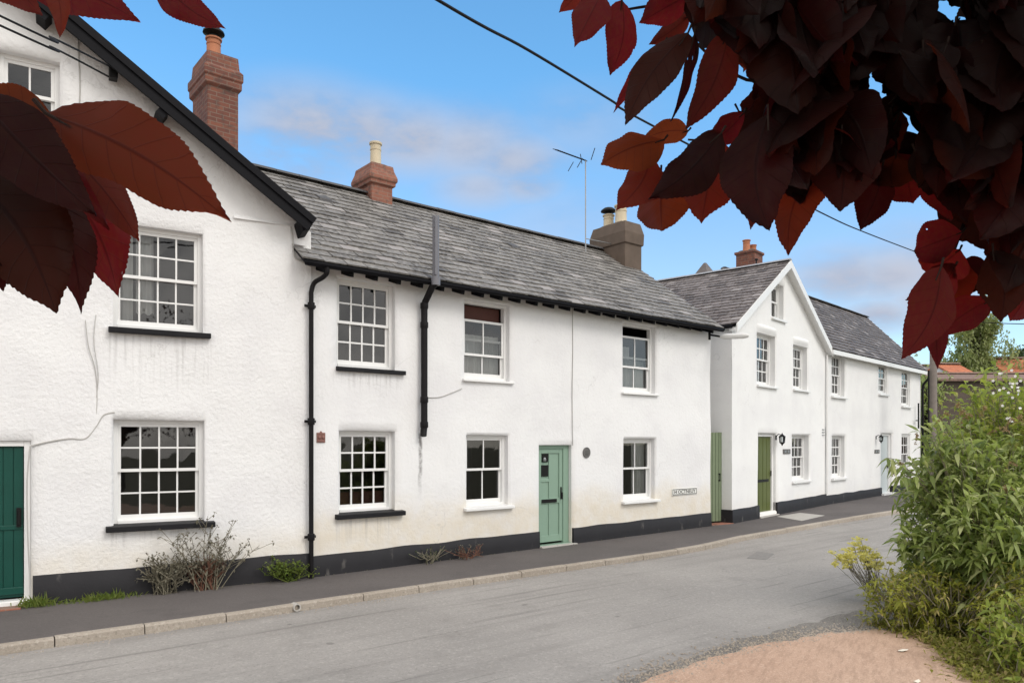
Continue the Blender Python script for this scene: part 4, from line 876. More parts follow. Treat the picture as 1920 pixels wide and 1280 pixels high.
# ================================================================ signs, lamps, gate
def fixed(name, h, px, py, label, cat, group=None, dep=0.):
    a, z = h.on(px, py, dep); p = h.w(a, dep); return empty(name, (p.x, p.y, z), label, cat, group, R(90)-h.th)
o = fixed('wall_plaque', hB, 1100, 848, 'round dark metal plaque on the white wall right of the sage door', 'plaque', dep=-.012)
m = MB(); n = 28
for r, y in ((.10, .02), (.102, -.008), (.092, -.012), (.086, -.004), (.0, -.004)):
    for j in range(n): t = 2*math.pi*j/n; m.v.append((r*math.cos(t), y, 1.06*r*math.sin(t)))
for i in range(4):
    for j in range(n): m.f.append((i*n+j, i*n+(j+1) % n, (i+1)*n+(j+1) % n, (i+1)*n+j))
m.build('disc', 'plaque', o, smooth=True, sharp=30); m = MB()
for z, w_ in ((.02, .05), (-.02, .055), (-.045, .035)): m.box(-w_, w_, -.008, -.003, z-.006, z+.006)
m.build('raised_lettering', 'signblack', o)
a, z = hB.on(1284, 921); s0, s1 = hB.xs(1261), hB.xs(1307)
o = fixed('street_name_sign', hB, 1284, 921, 'white street name plate with black border low on the wall beside the green gate', 'sign', dep=-.014); W_ = (s1-s0)/2; H_ = .078
m = MB(); m.box(-W_, W_, -.002, .02, -H_, H_); m.build('plate', 'signwhite', o, bevel=.004); m = MB(); t = .014; q = .012
for bx in ((-W_+q, W_-q, H_-q-t, H_-q), (-W_+q, W_-q, -H_+q, -H_+q+t), (-W_+q, -W_+q+t, -H_+q+t, H_-q-t), (W_-q-t, W_-q, -H_+q+t, H_-q-t)): m.box(bx[0], bx[1], -.0045, -.001, bx[2], bx[3])
m.build('border', 'signblack', o)
text_mesh('lettering', 'I4 OCTNEUY', .115, 'signblack', o, (0, -.004, -.002), sx=W_*2*.86/.66 if W_ else 1)
o = fixed('fire_mark', hB, 602, 820, 'small square reddish relief plaque on the wall right of the black downpipe', 'plaque', dep=-.012)
m = MB(); m.box(-.068, .068, -.006, .02, -.075, .075); m.hexa([(-.02, -.005, .075), (.02, -.005, .075), (.02, .018, .075), (-.02, .018, .075), (-.008, -.004, .098), (.008, -.004, .098), (.008, .018, .098), (-.008, .018, .098)]); m.build('tablet', 'plaquered', o, bevel=.004)
m = MB()
for x in (-.03, .032): m.loft(x, -.006, [(.02, .012, -.02), (.024, .02, .005), (.015, .012, .03)])
m.box(-.055, .055, -.014, -.004, -.062, -.045); m.box(-.055, .055, -.014, -.004, .05, .062); m.build('relief', 'plaquered', o, bevel=.005)
def lantern(h, px, py, hh, label):
    o = fixed('wall_lantern', h, px, py, label, 'lantern', 'wall lanterns beside the cottage doors', -.17); r = hh*.21
    m = MB(); m.lathe(0, 0, [(.004, hh*.5), (.012, hh*.42), (r*.6, hh*.30), (r*1.2, hh*.22), (r*1.1, hh*.17)], 6); m.lathe(0, 0, [(r*.9, -hh*.22), (r*.95, -hh*.26), (r*.35, -hh*.38), (.006, -hh*.5)], 6)
    for j in range(6): t = math.pi*j/3; m.tube([(r*1.05*math.cos(t), r*1.05*math.sin(t), hh*.18), (r*.88*math.cos(t), r*.88*math.sin(t), -hh*.23)], .008, 4)
    m.tube([(0, 0, hh*.3), (0, .10, hh*.38), (0, .17, hh*.2)], .012, 6); m.box(-.03, .03, .155, .175, -.02, hh*.3); m.build('cage', 'dark', o)
    m = MB(); m.lathe(0, 0, [(r*.82, -hh*.22), (r*.98, hh*.17)], 6); m.build('glass', 'glass', o)
lantern(hC, 1466.5, 823, .36, 'black six-sided wall lantern right of the olive door'); lantern(hD, 1652, 822, .32, 'black wall lantern left of the pale door near the bend')
for h, x0, x1, py, lb in ((hC, 1469, 1482, 846, 'small dark house name plate under the lantern by the olive door'), (hD, 1640, 1649, 846, 'small grey house name plate left of the pale door')):
    o = fixed('house_name_plate', h, (x0+x1)/2, py, lb, 'sign', dep=-.012); w_ = (h.xs(x1)-h.xs(x0))/2; m = MB(); m.box(-w_, w_, -.006, .02, -.066, .066); m.build('plate', 'plaque', o, bevel=.004)
    m = MB()
    for x in (-w_*.45, w_*.42): m.box(x-w_*.22, x+w_*.22, -.010, -.004, -.035, .035)
    m.build('lettering', 'metal', o)
# street lamp on the corner
p = hB.w(WB-.05, .02); zl = hB.on(1336, 630)[1]; o = empty('street_lamp', (p.x, p.y, zl), 'white tube street lamp on a short arm at the cottage row corner', 'street lamp')
e0, e1 = at(1352, 631, 17.5), at(1404, 629, 16.9); b0 = Vector((0, 0, 0)); loc = Vector((p.x, p.y, zl))
m = MB(); m.tube([b0 + Vector((.02, -.02, .02)), e0-loc], .022, 8); m.box(-.04, .04, -.05, .04, -.10, .10); m.build('arm', 'dark', o)
m = MB(); dd = (e1-e0); m.tube([e0-loc, e0-loc+dd*.12, e0-loc+dd*.8, e0-loc+dd*.97, e0-loc+dd], .062, 12, cap=True); o2 = m.build('lamp_head', 'lampwhite', o, smooth=True)
for i, vtx in enumerate(o2.data.vertices):
    rg = i//12; c_ = e0-loc+dd*(0, .12, .8, .97, 1)[rg]; k = (.75, 1.05, 1.05, .7, .25)[rg]; vtx.co = c_ + (vtx.co - c_)*k
# gate between the rows
g0, g1 = hB.w(WB+.0, .32), hC.w(0, .26); dg = (g1-g0); o = empty('garden_gate', (g0.x, g0.y, P(g0.y)), 'tall green boarded side gate between the cottage row and the gabled cottage', 'gate', rz=math.atan2(dg.y, dg.x))
Lg = dg.length; zt = CAMZ + 19/F*g0.y - P(g0.y); m = MB(); nb = 7
for k in range(nb): m.box(Lg*k/nb+.006, Lg*(k+1)/nb-.006, 0, .03, .05, zt + .02*k/nb)
m.build('boards', 'gategreen', o, bevel=.004); m = MB(); m.box(.02, Lg-.02, .03, .06, .4, .52); m.box(.02, Lg-.02, .03, .06, 1.6, 1.72); m.build('ledge', 'gategreen', o)
m = MB(); m.tube([(Lg-.1, -.03, 1.05), (Lg-.1, -.03, 1.2)], .012, 6); m.box(Lg-.12, Lg-.08, -.03, .0, 1.03, 1.06); m.box(Lg-.12, Lg-.08, -.03, .0, 1.19, 1.22); m.build('handle', 'dark', o)
m = MB(); m.box(0, Lg+.1, -.30, -.02, -.03, .02); s_ = m.build('gate_step', 'brick2', o, bevel=.01)

# ================================================================ pole and cables
pp = Vector((at(1750, 800, 26).x, 26.)); zp = P(26)
o = empty('telegraph_pole', (pp.x, pp.y, zp), 'weathered grey wooden telegraph pole past the last cottage', 'pole')
m = MB(); m.tube([(0, 0, -.1), (0, 0, 3), (0, 0, 8.7)], .135, 16, r1=.105); m.build('shaft', 'wood', o, smooth=True); m = MB(); m.tube([(-.19, -.05, .0), (-.19, -.05, 4.4)], .03, 6); m.build('cable_guard', 'dark', o)
zb = at(1763, 650, 26).z - zp; m = MB(); m.lathe(.27, 0, [(.05, zb-.28), (.10, zb-.25), (.12, zb-.18), (.05, zb-.1), (.13, zb-.08), (.15, zb+.16), (.08, zb+.22), (.03, zb+.38)], 10); m.tube([(0, 0, zb+.3), (.27, 0, zb+.36)], .02, 5); m.build('junction_box', 'dark', o, smooth=True, sharp=30)
def cable(name, pts, r, label, n=8, mat='cable'):
    m = MB(); p = bez(pts, n); base = p[0].copy(); m.tube([q-base for q in p], r, 6); o = m.build(name, mat, smooth=True); o.location = base; return tag(o, label, 'cable')
cable('overhead_cable', [Vector((pp.x, pp.y, zp+8.3)), at(1625, 437, 20.3), at(1540, 399, 17), at(1220, 234, 11), at(1145, 188, 10), at(990, 94, 8.3), at(820, 0, 7), Vector((-3.4, 3.6, 6.1)), Vector((-9, -4, 6.0))], .016, 'single dark cable slanting across the sky to the telegraph pole')
qa = hA.on(212, 128, -.22); wa = hA.w(qa[0], -.22); wa3 = Vector((wa.x, wa.y, qa[1]))
cable('overhead_cable', [wa3, at(100, 72, 8.4), at(0, 30, 7.4), Vector((-7.6, 2, 6.3))], .012, 'upper of two thin cables under the black bargeboard'); cable('overhead_cable', [wa3 + Vector((-.05, -.02, -.12)), at(100, 90, 8.5), at(0, 48, 7.5), Vector((-7.8, 2, 6.2))], .012, 'lower of two thin cables under the black bargeboard')
cable('overhead_cable', [at(1860, 574, 40), at(1905, 579, 40), at(2100, 584, 42)], .022, 'upper of two faint wires right of the birch'); cable('overhead_cable', [at(1840, 604, 40), at(1905, 607, 40), at(2100, 611, 42)], .022, 'lower of two faint wires right of the birch')

# ================================================================ plants
def leaf(m, p, d, nrm, ln, wd, seg=3, fold=.18, droop=.25):
    d = Vector(d).normalized(); sd = d.cross(nrm)
    if sd.length < 1e-4: sd = d.orthogonal()
    sd.normalize(); up = sd.cross(d); k = len(m.v); prof = ((0, .08), (.3, .9), (.62, .8), (1, .03)) if seg == 3 else ((0, .1), (.45, 1), (1, .04))
    for t, w in prof:
        c = p + d*(ln*t) - Vector((0, 0, 1))*(droop*ln*t*t); hw = wd*.5*w
        m.v += [tuple(c - sd*hw + up*fold*hw), tuple(c), tuple(c + sd*hw + up*fold*hw)]
    for i in range(len(prof)-1):
        a = k+3*i; m.f += [(a, a+1, a+4, a+3), (a+1, a+2, a+5, a+4)]
rv = lambda: Vector((random.gauss(0, 1), random.gauss(0, 1), random.gauss(0, 1)))
def shrub(name, base, blobs, nst, lpn, ln, wd, mat, stemmat, label, cat='shrub', group=None, up=.35, spike=0.2, root=None):
    o = root or empty(name, base, label, cat, group); B = Vector(base); st = MB(); lf = MB()
    for c, r, wgt in blobs:
        for _ in range(int(nst*wgt)):
            dirv = rv().normalized(); rad = random.random()**.38*(1 + (random.random()*spike if random.random() < .25 else 0)); tip = Vector((c[0]+dirv.x*r[0]*rad, c[1]+dirv.y*r[1]*rad, c[2]+dirv.z*r[2]*rad))
            if tip.z < G(tip.y)+.06: tip.z = G(tip.y) + random.uniform(.06, .3)
            root_ = Vector((B.x + (tip.x-B.x)*.35 + random.gauss(0, .12), B.y + (tip.y-B.y)*.35 + random.gauss(0, .12), B.z))
            if tip.z - root_.z < .3: root_ = tip + Vector((random.gauss(0, .1), random.gauss(0, .1), -.3))
            midp = (root_*.4 + tip*.6) + Vector((0, 0, .12*(tip-root_).length)); path = bez([root_, midp, tip], 4); path = path[len(path)//3:]
            st.tube([q-B for q in path], .006, 4, r1=.002, cap=False)
            out = (tip - root_).normalized()
            for k in range(lpn):
                t = 1 - (k/lpn)**1.1*.75; i = min(len(path)-2, int(t*(len(path)-1))); f = t*(len(path)-1) - i; q = path[i].lerp(path[i+1], f)
                dd = (out*.5 + rv()*.55 + Vector((0, 0, up*.4))); s = random.uniform(.6, 1.15)
                leaf(lf, q-B, dd, Vector((0, 0, 1)) + rv()*.35, ln*s, wd*s*random.uniform(.8, 1.2), 3, .2, random.uniform(.15, .85))
    st.build('stems', stemmat, o); lf.build('foliage', mat, o, smooth=True, sharp=80); return o
# right-hand mass of shrubs
shrub('arching_shrub', (5.9, 9.2, G(9.2)), [((6.1, 9.6, 1.25), (1.05, 1.0, 1.15), 1.1), ((5.55, 9.3, 1.6), (.6, .6, .6), .5), ((5.38, 8.95, .75), (.74, .6, .75), .9), ((5.62, 8.4, .85), (.80, .6, .85), .9), ((5.3, 9.2, 2.2), (.32, .3, .35), .05)], 350, 13, .185, .054, 'shrub', 'twig', 'large arching green shrub with long narrow leaves at the road edge')
sh = [ob for ob in col.objects if ob.name == 'arching_shrub'][0]; B = Vector(sh.location); sp = MB()
for _ in range(22):
    q = Vector((random.gauss(5.75, .5), random.uniform(8.5, 9.2), random.uniform(.9, 2.5))) - B; dv_ = Vector((random.uniform(-.6, .3), -.3, random.uniform(-.1, .6))).normalized()*.22
    pth = bez([q, q + dv_*.6 + Vector((0, 0, .03)), q + dv_ - Vector((0, 0, .05))], 5)
    for i in range(len(pth)*6): t = i/(len(pth)*6); c = pth[min(len(pth)-1, int(t*len(pth)))]; leaf(sp, c + rv()*.010*(1-t*.7), rv(), rv(), .022, .014, 2)
sp.build('seed_heads', 'seed', sh)
shrub('leafy_climber', (7.0, 10.2, G(10.2)), [((7.0, 10.2, 2.3), (1.0, .9, 1.0), 1.1), ((7.2, 9.5, 1.4), (.9, .7, 1.1), .7)], 400, 12, .14, .062, 'shrub2', 'twig', 'tall yellow-green leafy growth with small white flowers at the right edge')
shrub('low_bush', (4.95, 8.5, G(8.5)), [((4.75, 8.6, .28), (.74, .6, .42), 1.1), ((5.5, 7.9, .35), (.65, .5, .5), .8)], 360, 12, .095, .026, 'shrub3', 'twig', 'low yellow-green bushy weeds in front of the arching shrub')
shrub('corner_bush', (5.0, 7.0, G(7)), [((5.15, 7.1, .28), (.78, .5, .42), 1.0), ((5.0, 6.3, .1), (.7, .4, .28), .4)], 320, 11, .11, .036, 'shrub2', 'twig', 'low bright green weeds at the bottom right corner')
fl = MB(); cl = [ob for ob in col.objects if ob.name == 'leafy_climber'][0]
for _ in range(26):
    q = at(random.gauss(1895, 20), random.gauss(745, 22), 9.2) - Vector(cl.location); nrm = (Vector((-.6, -1, .2)) + rv()*.3).normalized()
    for k in range(5): t = 2*math.pi*k/5; sd = nrm.orthogonal().normalized(); b2 = nrm.cross(sd); leaf(fl, q, sd*math.cos(t)+b2*math.sin(t), nrm, .02, .018, 2, 0, 0)
fl.build('flowers', 'petal', cl)
# yellow flowered plant
yb = gpt(1640, 1125); o = empty('flowering_weed', (yb.x, yb.y, G(yb.y)), 'yellow-flowered weed leaning out over the road from the shrubs', 'weed'); st = MB(); ff = MB(); lf = MB(); B = Vector((yb.x, yb.y, G(yb.y)))
for k in range(44):
    px, py = random.gauss(1606, 24), random.gauss(1036, 14); tip = at(px, py + abs(px-1612)*.25, yb.y + random.uniform(-.15, .2)) - B; rt = Vector((random.gauss(.05, .05), random.gauss(0, .05), .12 if k % 2 else .0)); md = rt*.5 + tip*.5 + Vector((random.gauss(-.02, .03), 0, -.03)); st.tube(bez([rt, md, tip], 4), .005, 4, r1=.003)
    for _ in range(18):
        q = tip + Vector((random.gauss(0, .038), random.gauss(0, .038), random.gauss(.0, .014))); nrm = (Vector((0, -.3, 1)) + rv()*.4).normalized(); sd = nrm.orthogonal().normalized(); b2 = nrm.cross(sd)
        for j in range(4): t = math.pi*j/2; leaf(ff, q, sd*math.cos(t)+b2*math.sin(t), nrm, .024, .021, 2, 0, 0)
    for _ in range(1): q = rt.lerp(tip, random.uniform(.2, .6)); leaf(lf, q, rv()+Vector((0, 0, .3)), Vector((0, 0, 1)), .05, .008, 2)
st.build('stems', 'twig', o); ff.build('flowers', 'yellow', o); lf.build('foliage', 'shrub3', o)
# sprig reaching out over the road
o = empty('leafy_sprig', at(1735, 905, 9.2), 'single leafy shoot reaching left in front of the last cottage door', 'shoot'); B = Vector(o.location); st = MB(); lf = MB()
for pts, nl in ((((1735, 905), (1700, 878), (1680, 862), (1662, 858)), 9), (((1735, 912), (1700, 892), (1678, 898)), 6), (((1745, 925), (1715, 905), (1690, 925)), 7)):
    path = bez([at(x, y, 9.2 - i*.06) - B for i, (x, y) in enumerate(pts)], 4); st.tube(path, .008, 5, r1=.003)
    for k in range(nl*2): q = path[int(random.uniform(.15, 1)*(len(path)-1))]; leaf(lf, q, (path[-1]-path[0]).normalized()*.5 + rv()*.8, Vector((0, -.4, 1)), random.uniform(.11, .18), .05, 3, .2, random.uniform(.3, .8))
st.build('stems', 'twig', o); lf.build('foliage', 'shrub', o, smooth=True, sharp=80)
# ground cover along the drive edge
m = MB()
for _ in range(5200):
    t = random.random(); a = Vector((4.15, 8.75)).lerp(Vector((3.95, 6.2)), t) + Vector((.35*math.sin(t*3.1)*1.5 if False else .0, 0)); ed = [Vector((4.3, 8.85)), Vector((4.55, 8.3)), Vector((4.55, 7.7)), Vector((4.35, 7.2)), Vector((4.2, 6.5)), Vector((4.3, 5.5))]
    i = min(4, int(t*5)); e = ed[i].lerp(ed[i+1], t*5-i); x = e.x + abs(random.gauss(0, .35)) - .12 - (.25 if random.random() < .12 else 0)*random.random(); y = e.y + random.gauss(0, .08)
    leaf(m, Vector((x, y, G(y) + abs(random.gauss(.01, .04)))), rv()*.6 + Vector((0, 0, .5)), Vector((0, 0, 1)), random.uniform(.04, .10), random.uniform(.015, .035), 2, .1, .4)
for _ in range(5000):
    x, y = random.uniform(4.2, 9.0), random.uniform(5.5, 13); 
    if x < 4.4 + max(0, (y-9.0))*1.05: continue
    leaf(m, Vector((x, y, G(y) + random.random()*.12)), rv() + Vector((0, 0, 1)), Vector((0, 0, 1)), random.uniform(.08, .2), random.uniform(.02, .05), 2, .1, .5)
tag(m.build('ground_cover', 'ivy'), 'tangle of low weeds and ivy along the edge of the red driveway', 'ground cover', kind='stuff')
# dry plant against the wall of A
def dryplant(name, px, py, hgt, spread, n, label, mats=('twig', 'drygrey'), leafn=14, h=hA, ll=.045):
    s = h.xs(px); p = h.w(s, -.13); z = P(p.y); o = empty(name, (p.x, p.y, z), label, 'weed', rz=R(90)-h.th); st = MB(); lf = MB()
    for _ in range(n):
        a = random.gauss(0, spread); top = Vector((a, random.uniform(-.16, .04), hgt*random.uniform(.45, 1.05)*(1-.25*abs(a)/max(.01, spread*2)))); rt = Vector((a*.25 + random.gauss(0, .05), random.gauss(-.02, .04), 0)); path = bez([rt, rt*.5+top*.5+Vector((random.gauss(0, .05), 0, .04)), top], 5); st.tube(path, .007, 4, r1=.003)
        for k in range(5):
            i = random.randrange(3, len(path)-1); q = path[i]; e = q + Vector((random.gauss(0, .12), random.gauss(0, .05), random.uniform(.05, .2))); st.tube([q, e], .004, 3)
            for _ in range(3): leaf(lf, e + rv()*.012, rv(), Vector((0, 0, 1)), ll*random.uniform(.6, 1.2), ll*.7, 2)
        for _ in range(leafn): q = path[random.randrange(0, len(path))]; leaf(lf, q, rv()+Vector((0, 0, .2)), Vector((0, 0, 1)), ll*random.uniform(.5, 1.2), ll*.6, 2)
    st.build('stems', mats[0], o); lf.build('foliage', mats[1], o); return o
dryplant('wall_weed', 388, 1110, 1.05, .30, 24, 'tall dry branching weed with seed heads below the ground-floor window'); dryplant('wall_weed', 305, 1118, .50, .17, 24, 'short grey-leaved weed at the wall foot left of the tall dry weed', leafn=22)
dryplant('red_stemmed_weed', 380, 1112, .40, .15, 24, 'cluster of reddish dead stems at the foot of the tall dry weed', ('redtwig', 'drygrey'), 2)
dryplant('green_weed', 540, 1088, .22, .14, 16, 'small green weed by the foot of the black downpipe', ('grass', 'grass'), 14, ll=.05); dryplant('green_weed', 795, 1058, .10, .10, 7, 'sparse weed at the plinth below the bent soil pipe', ('twig', 'darkleaf'), 10, hB, .030); dryplant('green_weed', 860, 1048, .04, .22, 8, 'thin trailing weeds at the plinth under the two-pane window left of the sage door', ('redtwig', 'drygrey'), 6, hB, .03)
def tuft(px, label, n, hh, sp, h=hA):
    s = h.xs(px); p = h.w(s, -.10); o = empty('grass_tuft', (p.x, p.y, P(p.y)), label, 'grass tuft', 'grass tufts along the wall foot', R(90)-h.th); m = MB()
    for _ in range(n): leaf(m, Vector((random.gauss(0, sp), random.gauss(-.02, .06), 0)), Vector((random.gauss(0, .5), random.gauss(-.1, .4), 1)), Vector((0, 1, .1)), hh*random.uniform(.4, 1.1), .012, 3, .1, random.uniform(.1, .7))
    m.build('blades', 'grass', o)
tuft(195, 'bright green grass tuft at the plinth below the window left end', 260, .17, .17); tuft(70, 'rough grass tuft beside the dark green door step', 240, .22, .09); tuft(120, 'thin strip of grass between the door tuft and the bright tuft', 60, .10, .2)
m = MB()
for _ in range(420):
    h = hA if random.random() < .45 else hB; s = random.uniform(5.2, WA) if h is hA else random.uniform(0, WB); p = h.w(s, -.03 - abs(random.gauss(0, .05))); leaf(m, Vector((p.x, p.y, P(p.y))), rv()+Vector((0, 0, .3)), Vector((0, 0, 1)), random.uniform(.015, .05), .015, 2)
tag(m.build('wall_foot_debris', 'drygrey'), 'scatter of dead leaves and moss along the wall foot', 'debris', kind='stuff')

# ================================================================ far background
def tree(name, base, crown, n, ln, mat, label, hang=0., trunk=.12):
    o = empty(name, base, label, 'tree'); B = Vector(base); tr = MB(); lf = MB(); top = max(c[2]+r[2] for c, r in crown) - base[2]
    tr.tube(bez([(0, 0, 0), (.05, .03, top*.4), (-.05, 0, top*.9)], 5), trunk, 8, r1=.02)
    for c, r in crown:
        cl = [Vector((c[0]-B.x + random.gauss(0, .5)*r[0], c[1]-B.y + random.gauss(0, .5)*r[1], c[2]-B.z + random.gauss(0, .5)*r[2])) for _ in range(26)]
        for q in cl: tr.tube(bez([(0, 0, max(.5, q.z*.55)), (q.x*.5, q.y*.5, q.z*.85), tuple(q)], 3), .025, 4, r1=.008)
        for _ in range(n):
            q = random.choice(cl) + Vector((random.gauss(0, .16)*r[0], random.gauss(0, .16)*r[1], random.gauss(0, .2)*r[2])); 
            for k in range(4): leaf(lf, q + Vector((random.gauss(0, .05), random.gauss(0, .05), -hang*k*.1)), rv() + Vector((0, 0, -hang)), rv(), ln*random.uniform(.6, 1.2), ln*.55, 2, .1, .2)
    tr.build('trunk', 'bark', o, smooth=True); lf.build('crown', mat, o); return o
c0 = at(1825, 660, 42)
tree('birch_tree', (c0.x, 42, P(42)), [((c0.x, 42, 6.9), (1.7, 1.4, 1.9)), ((c0.x-.6, 42, 5.2), (1.6, 1.4, 1.6)), ((c0.x+1.2, 42, 5.4), (1.4, 1.3, 1.6)), ((c0.x+.35, 42, 8.6), (.8, .8, 1.1))], 1500, .19, 'birch', 'tall pale green birch behind the orange roof', 1.0, .06)
c1_ = at(1905, 650, 50); tree('dark_shrub_tree', (c1_.x, 50, P(50)), [((c1_.x, 50, 7.2), (1.2, 1, 1.1)), ((c1_.x+.8, 50, 5.5), (1.6, 1, 1.6))], 420, .28, 'darkleaf', 'dark leafy tree at the right edge behind the climber')
c2_ = at(1737, 740, 33); tree('dark_hedge_tree', (c2_.x+.3, 33.5, P(33)), [((c2_.x+.1, 33.5, 3.6), (.9, .8, 1.7)), ((c2_.x+.1, 33.5, 1.8), (.9, .8, 1.2))], 420, .16, 'shrub', 'dark green tree between the last cottage and the pole')
# stone barn with brown tiles, houses with orange roofs
def farhouse(name, px0, px1, Y, ze, zr, dep, wm, rm, label, rz=0, wins=0):
    a, b = at(px0, 800, Y), at(px1, 800, Y); L = (b-a).length; o = empty(name, (a.x, Y, P(Y)), label, 'building', rz=rz); z0 = P(Y); ze -= z0; zr -= z0
    m = MB(); m.box(0, L, 0, dep, 0, ze)
    m.add([(0, 0, ze), (0, dep, ze), (0, dep/2, zr-.05)], [(0, 1, 2)]); m.add([(L, 0, ze), (L, dep, ze), (L, dep/2, zr-.05)], [(0, 2, 1)]); m.build('wall', wm, o)
    m = MB(); t = (zr-ze)/(dep/2)
    for y0, sg in ((-.25, 1), (dep+.25, -1)): m.hexa([(-.15, y0, ze-.25*t), (L+.15, y0, ze-.25*t), (L+.15, dep/2, zr), (-.15, dep/2, zr), (-.15, y0, ze-.25*t+.1), (L+.15, y0, ze-.25*t+.1), (L+.15, dep/2, zr+.1), (-.15, dep/2, zr+.1)])
    rf = m.build('roof', rm, o); m = MB(); ridge_tiles(m, (-.15, dep/2, zr+.14), (L+.15, dep/2, zr+.14), .14); m.build('ridge', 'browntile', rf)
    for k in range(wins):
        x = L*(k+.5)/wins; m = MB(); m.box(x-.45, x+.45, -.04, .05, ze-1.5, ze-.5); w_ = m.build('window', 'white', o); m = MB(); m.box(x-.37, x+.37, -.05, -.035, ze-1.42, ze-.58); m.build('pane', 'glass', w_)
    return o
farhouse('stone_barn', 1757, 1990, 34, at(0, 713, 34).z, at(0, 705, 36).z, 4, 'stonewall', 'browntile', 'brown stone barn with low tiled roof behind the shrubs')
farhouse('orange_roofed_house', 1808, 1850, 38.5, at(0, 712, 38).z, at(0, 684, 40).z, 4, 'plD', 'orange', 'house with bright orange tiled roof left of the climber', R(8)); farhouse('orange_roofed_house', 1905, 2060, 40, at(0, 715, 40).z, at(0, 674, 42).z, 5, 'plD', 'orange', 'house with orange roof half hidden at the right edge', R(-5))
farhouse('grey_roofed_house', 1738, 1790, 46, at(0, 720, 46).z, at(0, 688, 48).z, 4, 'plD', 'slate2', 'pale house with grey-pink roof just right of the pole')

# ================================================================ copper-leaved tree over the viewer
tb = Vector((2.3, -.9, G(-.9)))
o = empty('copper_leaved_tree', tb, 'dark copper-leaved tree whose twigs hang over the top of the view', 'tree'); CT = o
LF = MB(); TW = MB()
NSEG = 44; SHADE_U = 0.  # u offset for leaves whose colour carries painted shade
def cleaf(P0, P1, wr, roll, fold, curl, seed=0, teeth=True):
    ax = P1-P0; ln = ax.length; d = ax/ln; view = ((P0+P1)*.5 - Vector((0, 0, CAMZ))).normalized(); NS = NSEG
    sd = d.cross(view); sd = sd.normalized() if sd.length > 1e-3 else d.orthogonal().normalized(); up = sd.cross(d)
    s2 = sd*math.cos(roll) + up*math.sin(roll); u2 = s2.cross(d); n = NS; k = len(LF.v); rs = random.uniform(-.10, .10); cw = random.uniform(.02, .09)
    J = (-1, -.55, 0, .55, 1)
    for i in range(n+1):
        t = i/n; w = math.sin(math.pi*min(1, (t**.80)))**.80*(1-.30*t) if t < 1 else 0.
        w = max(w, .015)*wr*ln*.50
        if t > .86: w *= 1 - .35*(t-.86)/.14
        c = P0 + d*(ln*t) + u2*(curl*ln*(t*t-t)*1.2) + s2*(rs*ln*math.sin(math.pi*t))
        for j in J:
            tt = (1 + (.012 if i % 2 else -.011)*(random.uniform(.5, 1.5) if teeth else 0) + noise.noise(Vector((t*3.5, j, seed)))*.22) if abs(j) == 1 else 1
            wav = noise.noise(Vector((t*4+seed, j*2, seed*1.7)))*cw*ln*abs(j)
            q = c + s2*(w*j*tt) + u2*(fold*w*abs(j) + wav) + (d*(-.010*ln) if abs(j) == 1 and i % 2 == 0 and teeth else Vector((0, 0, 0)))
            LF.v.append(tuple(q - tb)); LF.uv.append((t + SHADE_U, j*.5))
    for i in range(n):
        for j in range(4): a = k+i*5+j; LF.f.append((a, a+1, a+6, a+5))
    # stalk
    TW.tube([P0 - d*ln*.06 + Vector((0, 0, .004)) - tb, P0 - tb, P0 + d*ln*.15 - u2*.001 - tb], .0016, 5, r1=.0008)
def pl(bx, by, tx, ty, wr, Y0, Y1=None, roll=0., fold=.25, curl=.1):
    cleaf(at(bx, by, Y0), at(tx, ty, Y0 if Y1 is None else Y1), wr, roll, fold, curl, random.random()*50)
EDGE = [(1100,-34,1048,24,.6,1.0),(1128,-12,1077,89,.50,.98),(1166,2,1144,142,.58,1.0),(1300,-14,1198,44,.62,.95),(1292,30,1216,84,.5,1.0),(1290,62,1172,236,.36,.9),(1302,66,1257,228,.16,.93),(1245,85,1150,212,.2,.95),(1368,55,1284,244,.44,.92),
 (1245,262,1126,309,.58,1.0),(1220,295,1155,395,.56,1.02),(1290,246,1202,262,.55,1.05),(1352,250,1216,374,.62,.9),(1240,322,1241,434,.82,1.02),(1340,258,1315,419,.60,.98),(1395,212,1328,268,.5,.95),(1432,290,1408,430,.50,1.03),(1440,215,1443,432,.62,.88),(1530,310,1478,480,.52,.95),(1470,250,1505,395,.6,1.05),
 (1578,250,1575,397,.85,.9),(1655,312,1613,432,.56,1.0),(1700,310,1712,382,1.0,1.05),(1680,290,1675,352,1.0,1.0),(1760,325,1784,414,.55,1.0),(1805,435,1714,470,.72,.95),(1800,468,1738,512,.75,.98),(1765,500,1690,674,.52,.85),(1740,548,1758,692,.36,.9),(1860,560,1758,630,.60,1.0),(1862,470,1876,604,.70,.92),(1930,510,1893,602,.55,.98),(1790,500,1700,560,.55,.95)]
DARK = {(1292, 1172), (1290, 1172), (1302, 1257), (1352, 1216), (1440, 1443), (1470, 1505), (1578, 1575), (1862, 1876), (1680, 1675), (1655, 1613)}
for e in EDGE:
    SHADE_U = 2. if (e[0], e[2]) in DARK else 0.
    pl(e[0], e[1], e[2], e[3], e[4], e[5], e[5]*random.uniform(.95, 1.06), random.uniform(-.45, .45), random.uniform(.12, .65), random.uniform(-.1, .30))
POLY = [(1190,-60),(1290,40),(1370,150),(1350,250),(1270,290),(1260,345),(1350,320),(1420,330),(1440,390),(1490,420),(1540,340),(1580,360),(1640,340),(1690,335),(1770,380),(1800,420),(1770,480),(1720,560),(1745,600),(1800,590),(1850,560),(1900,575),(2040,560),(2040,-60)]
HOLES = [(1395, 172, 34), (1320, 105, 34), (1655, 108, 22), (1627, 158, 24), (1710, 228, 26), (1770, 12, 36), (1842, 478, 22), (1360, 280, 26), (1130, 60, 60), (1880, 235, 15), (1840, 70, 14)]
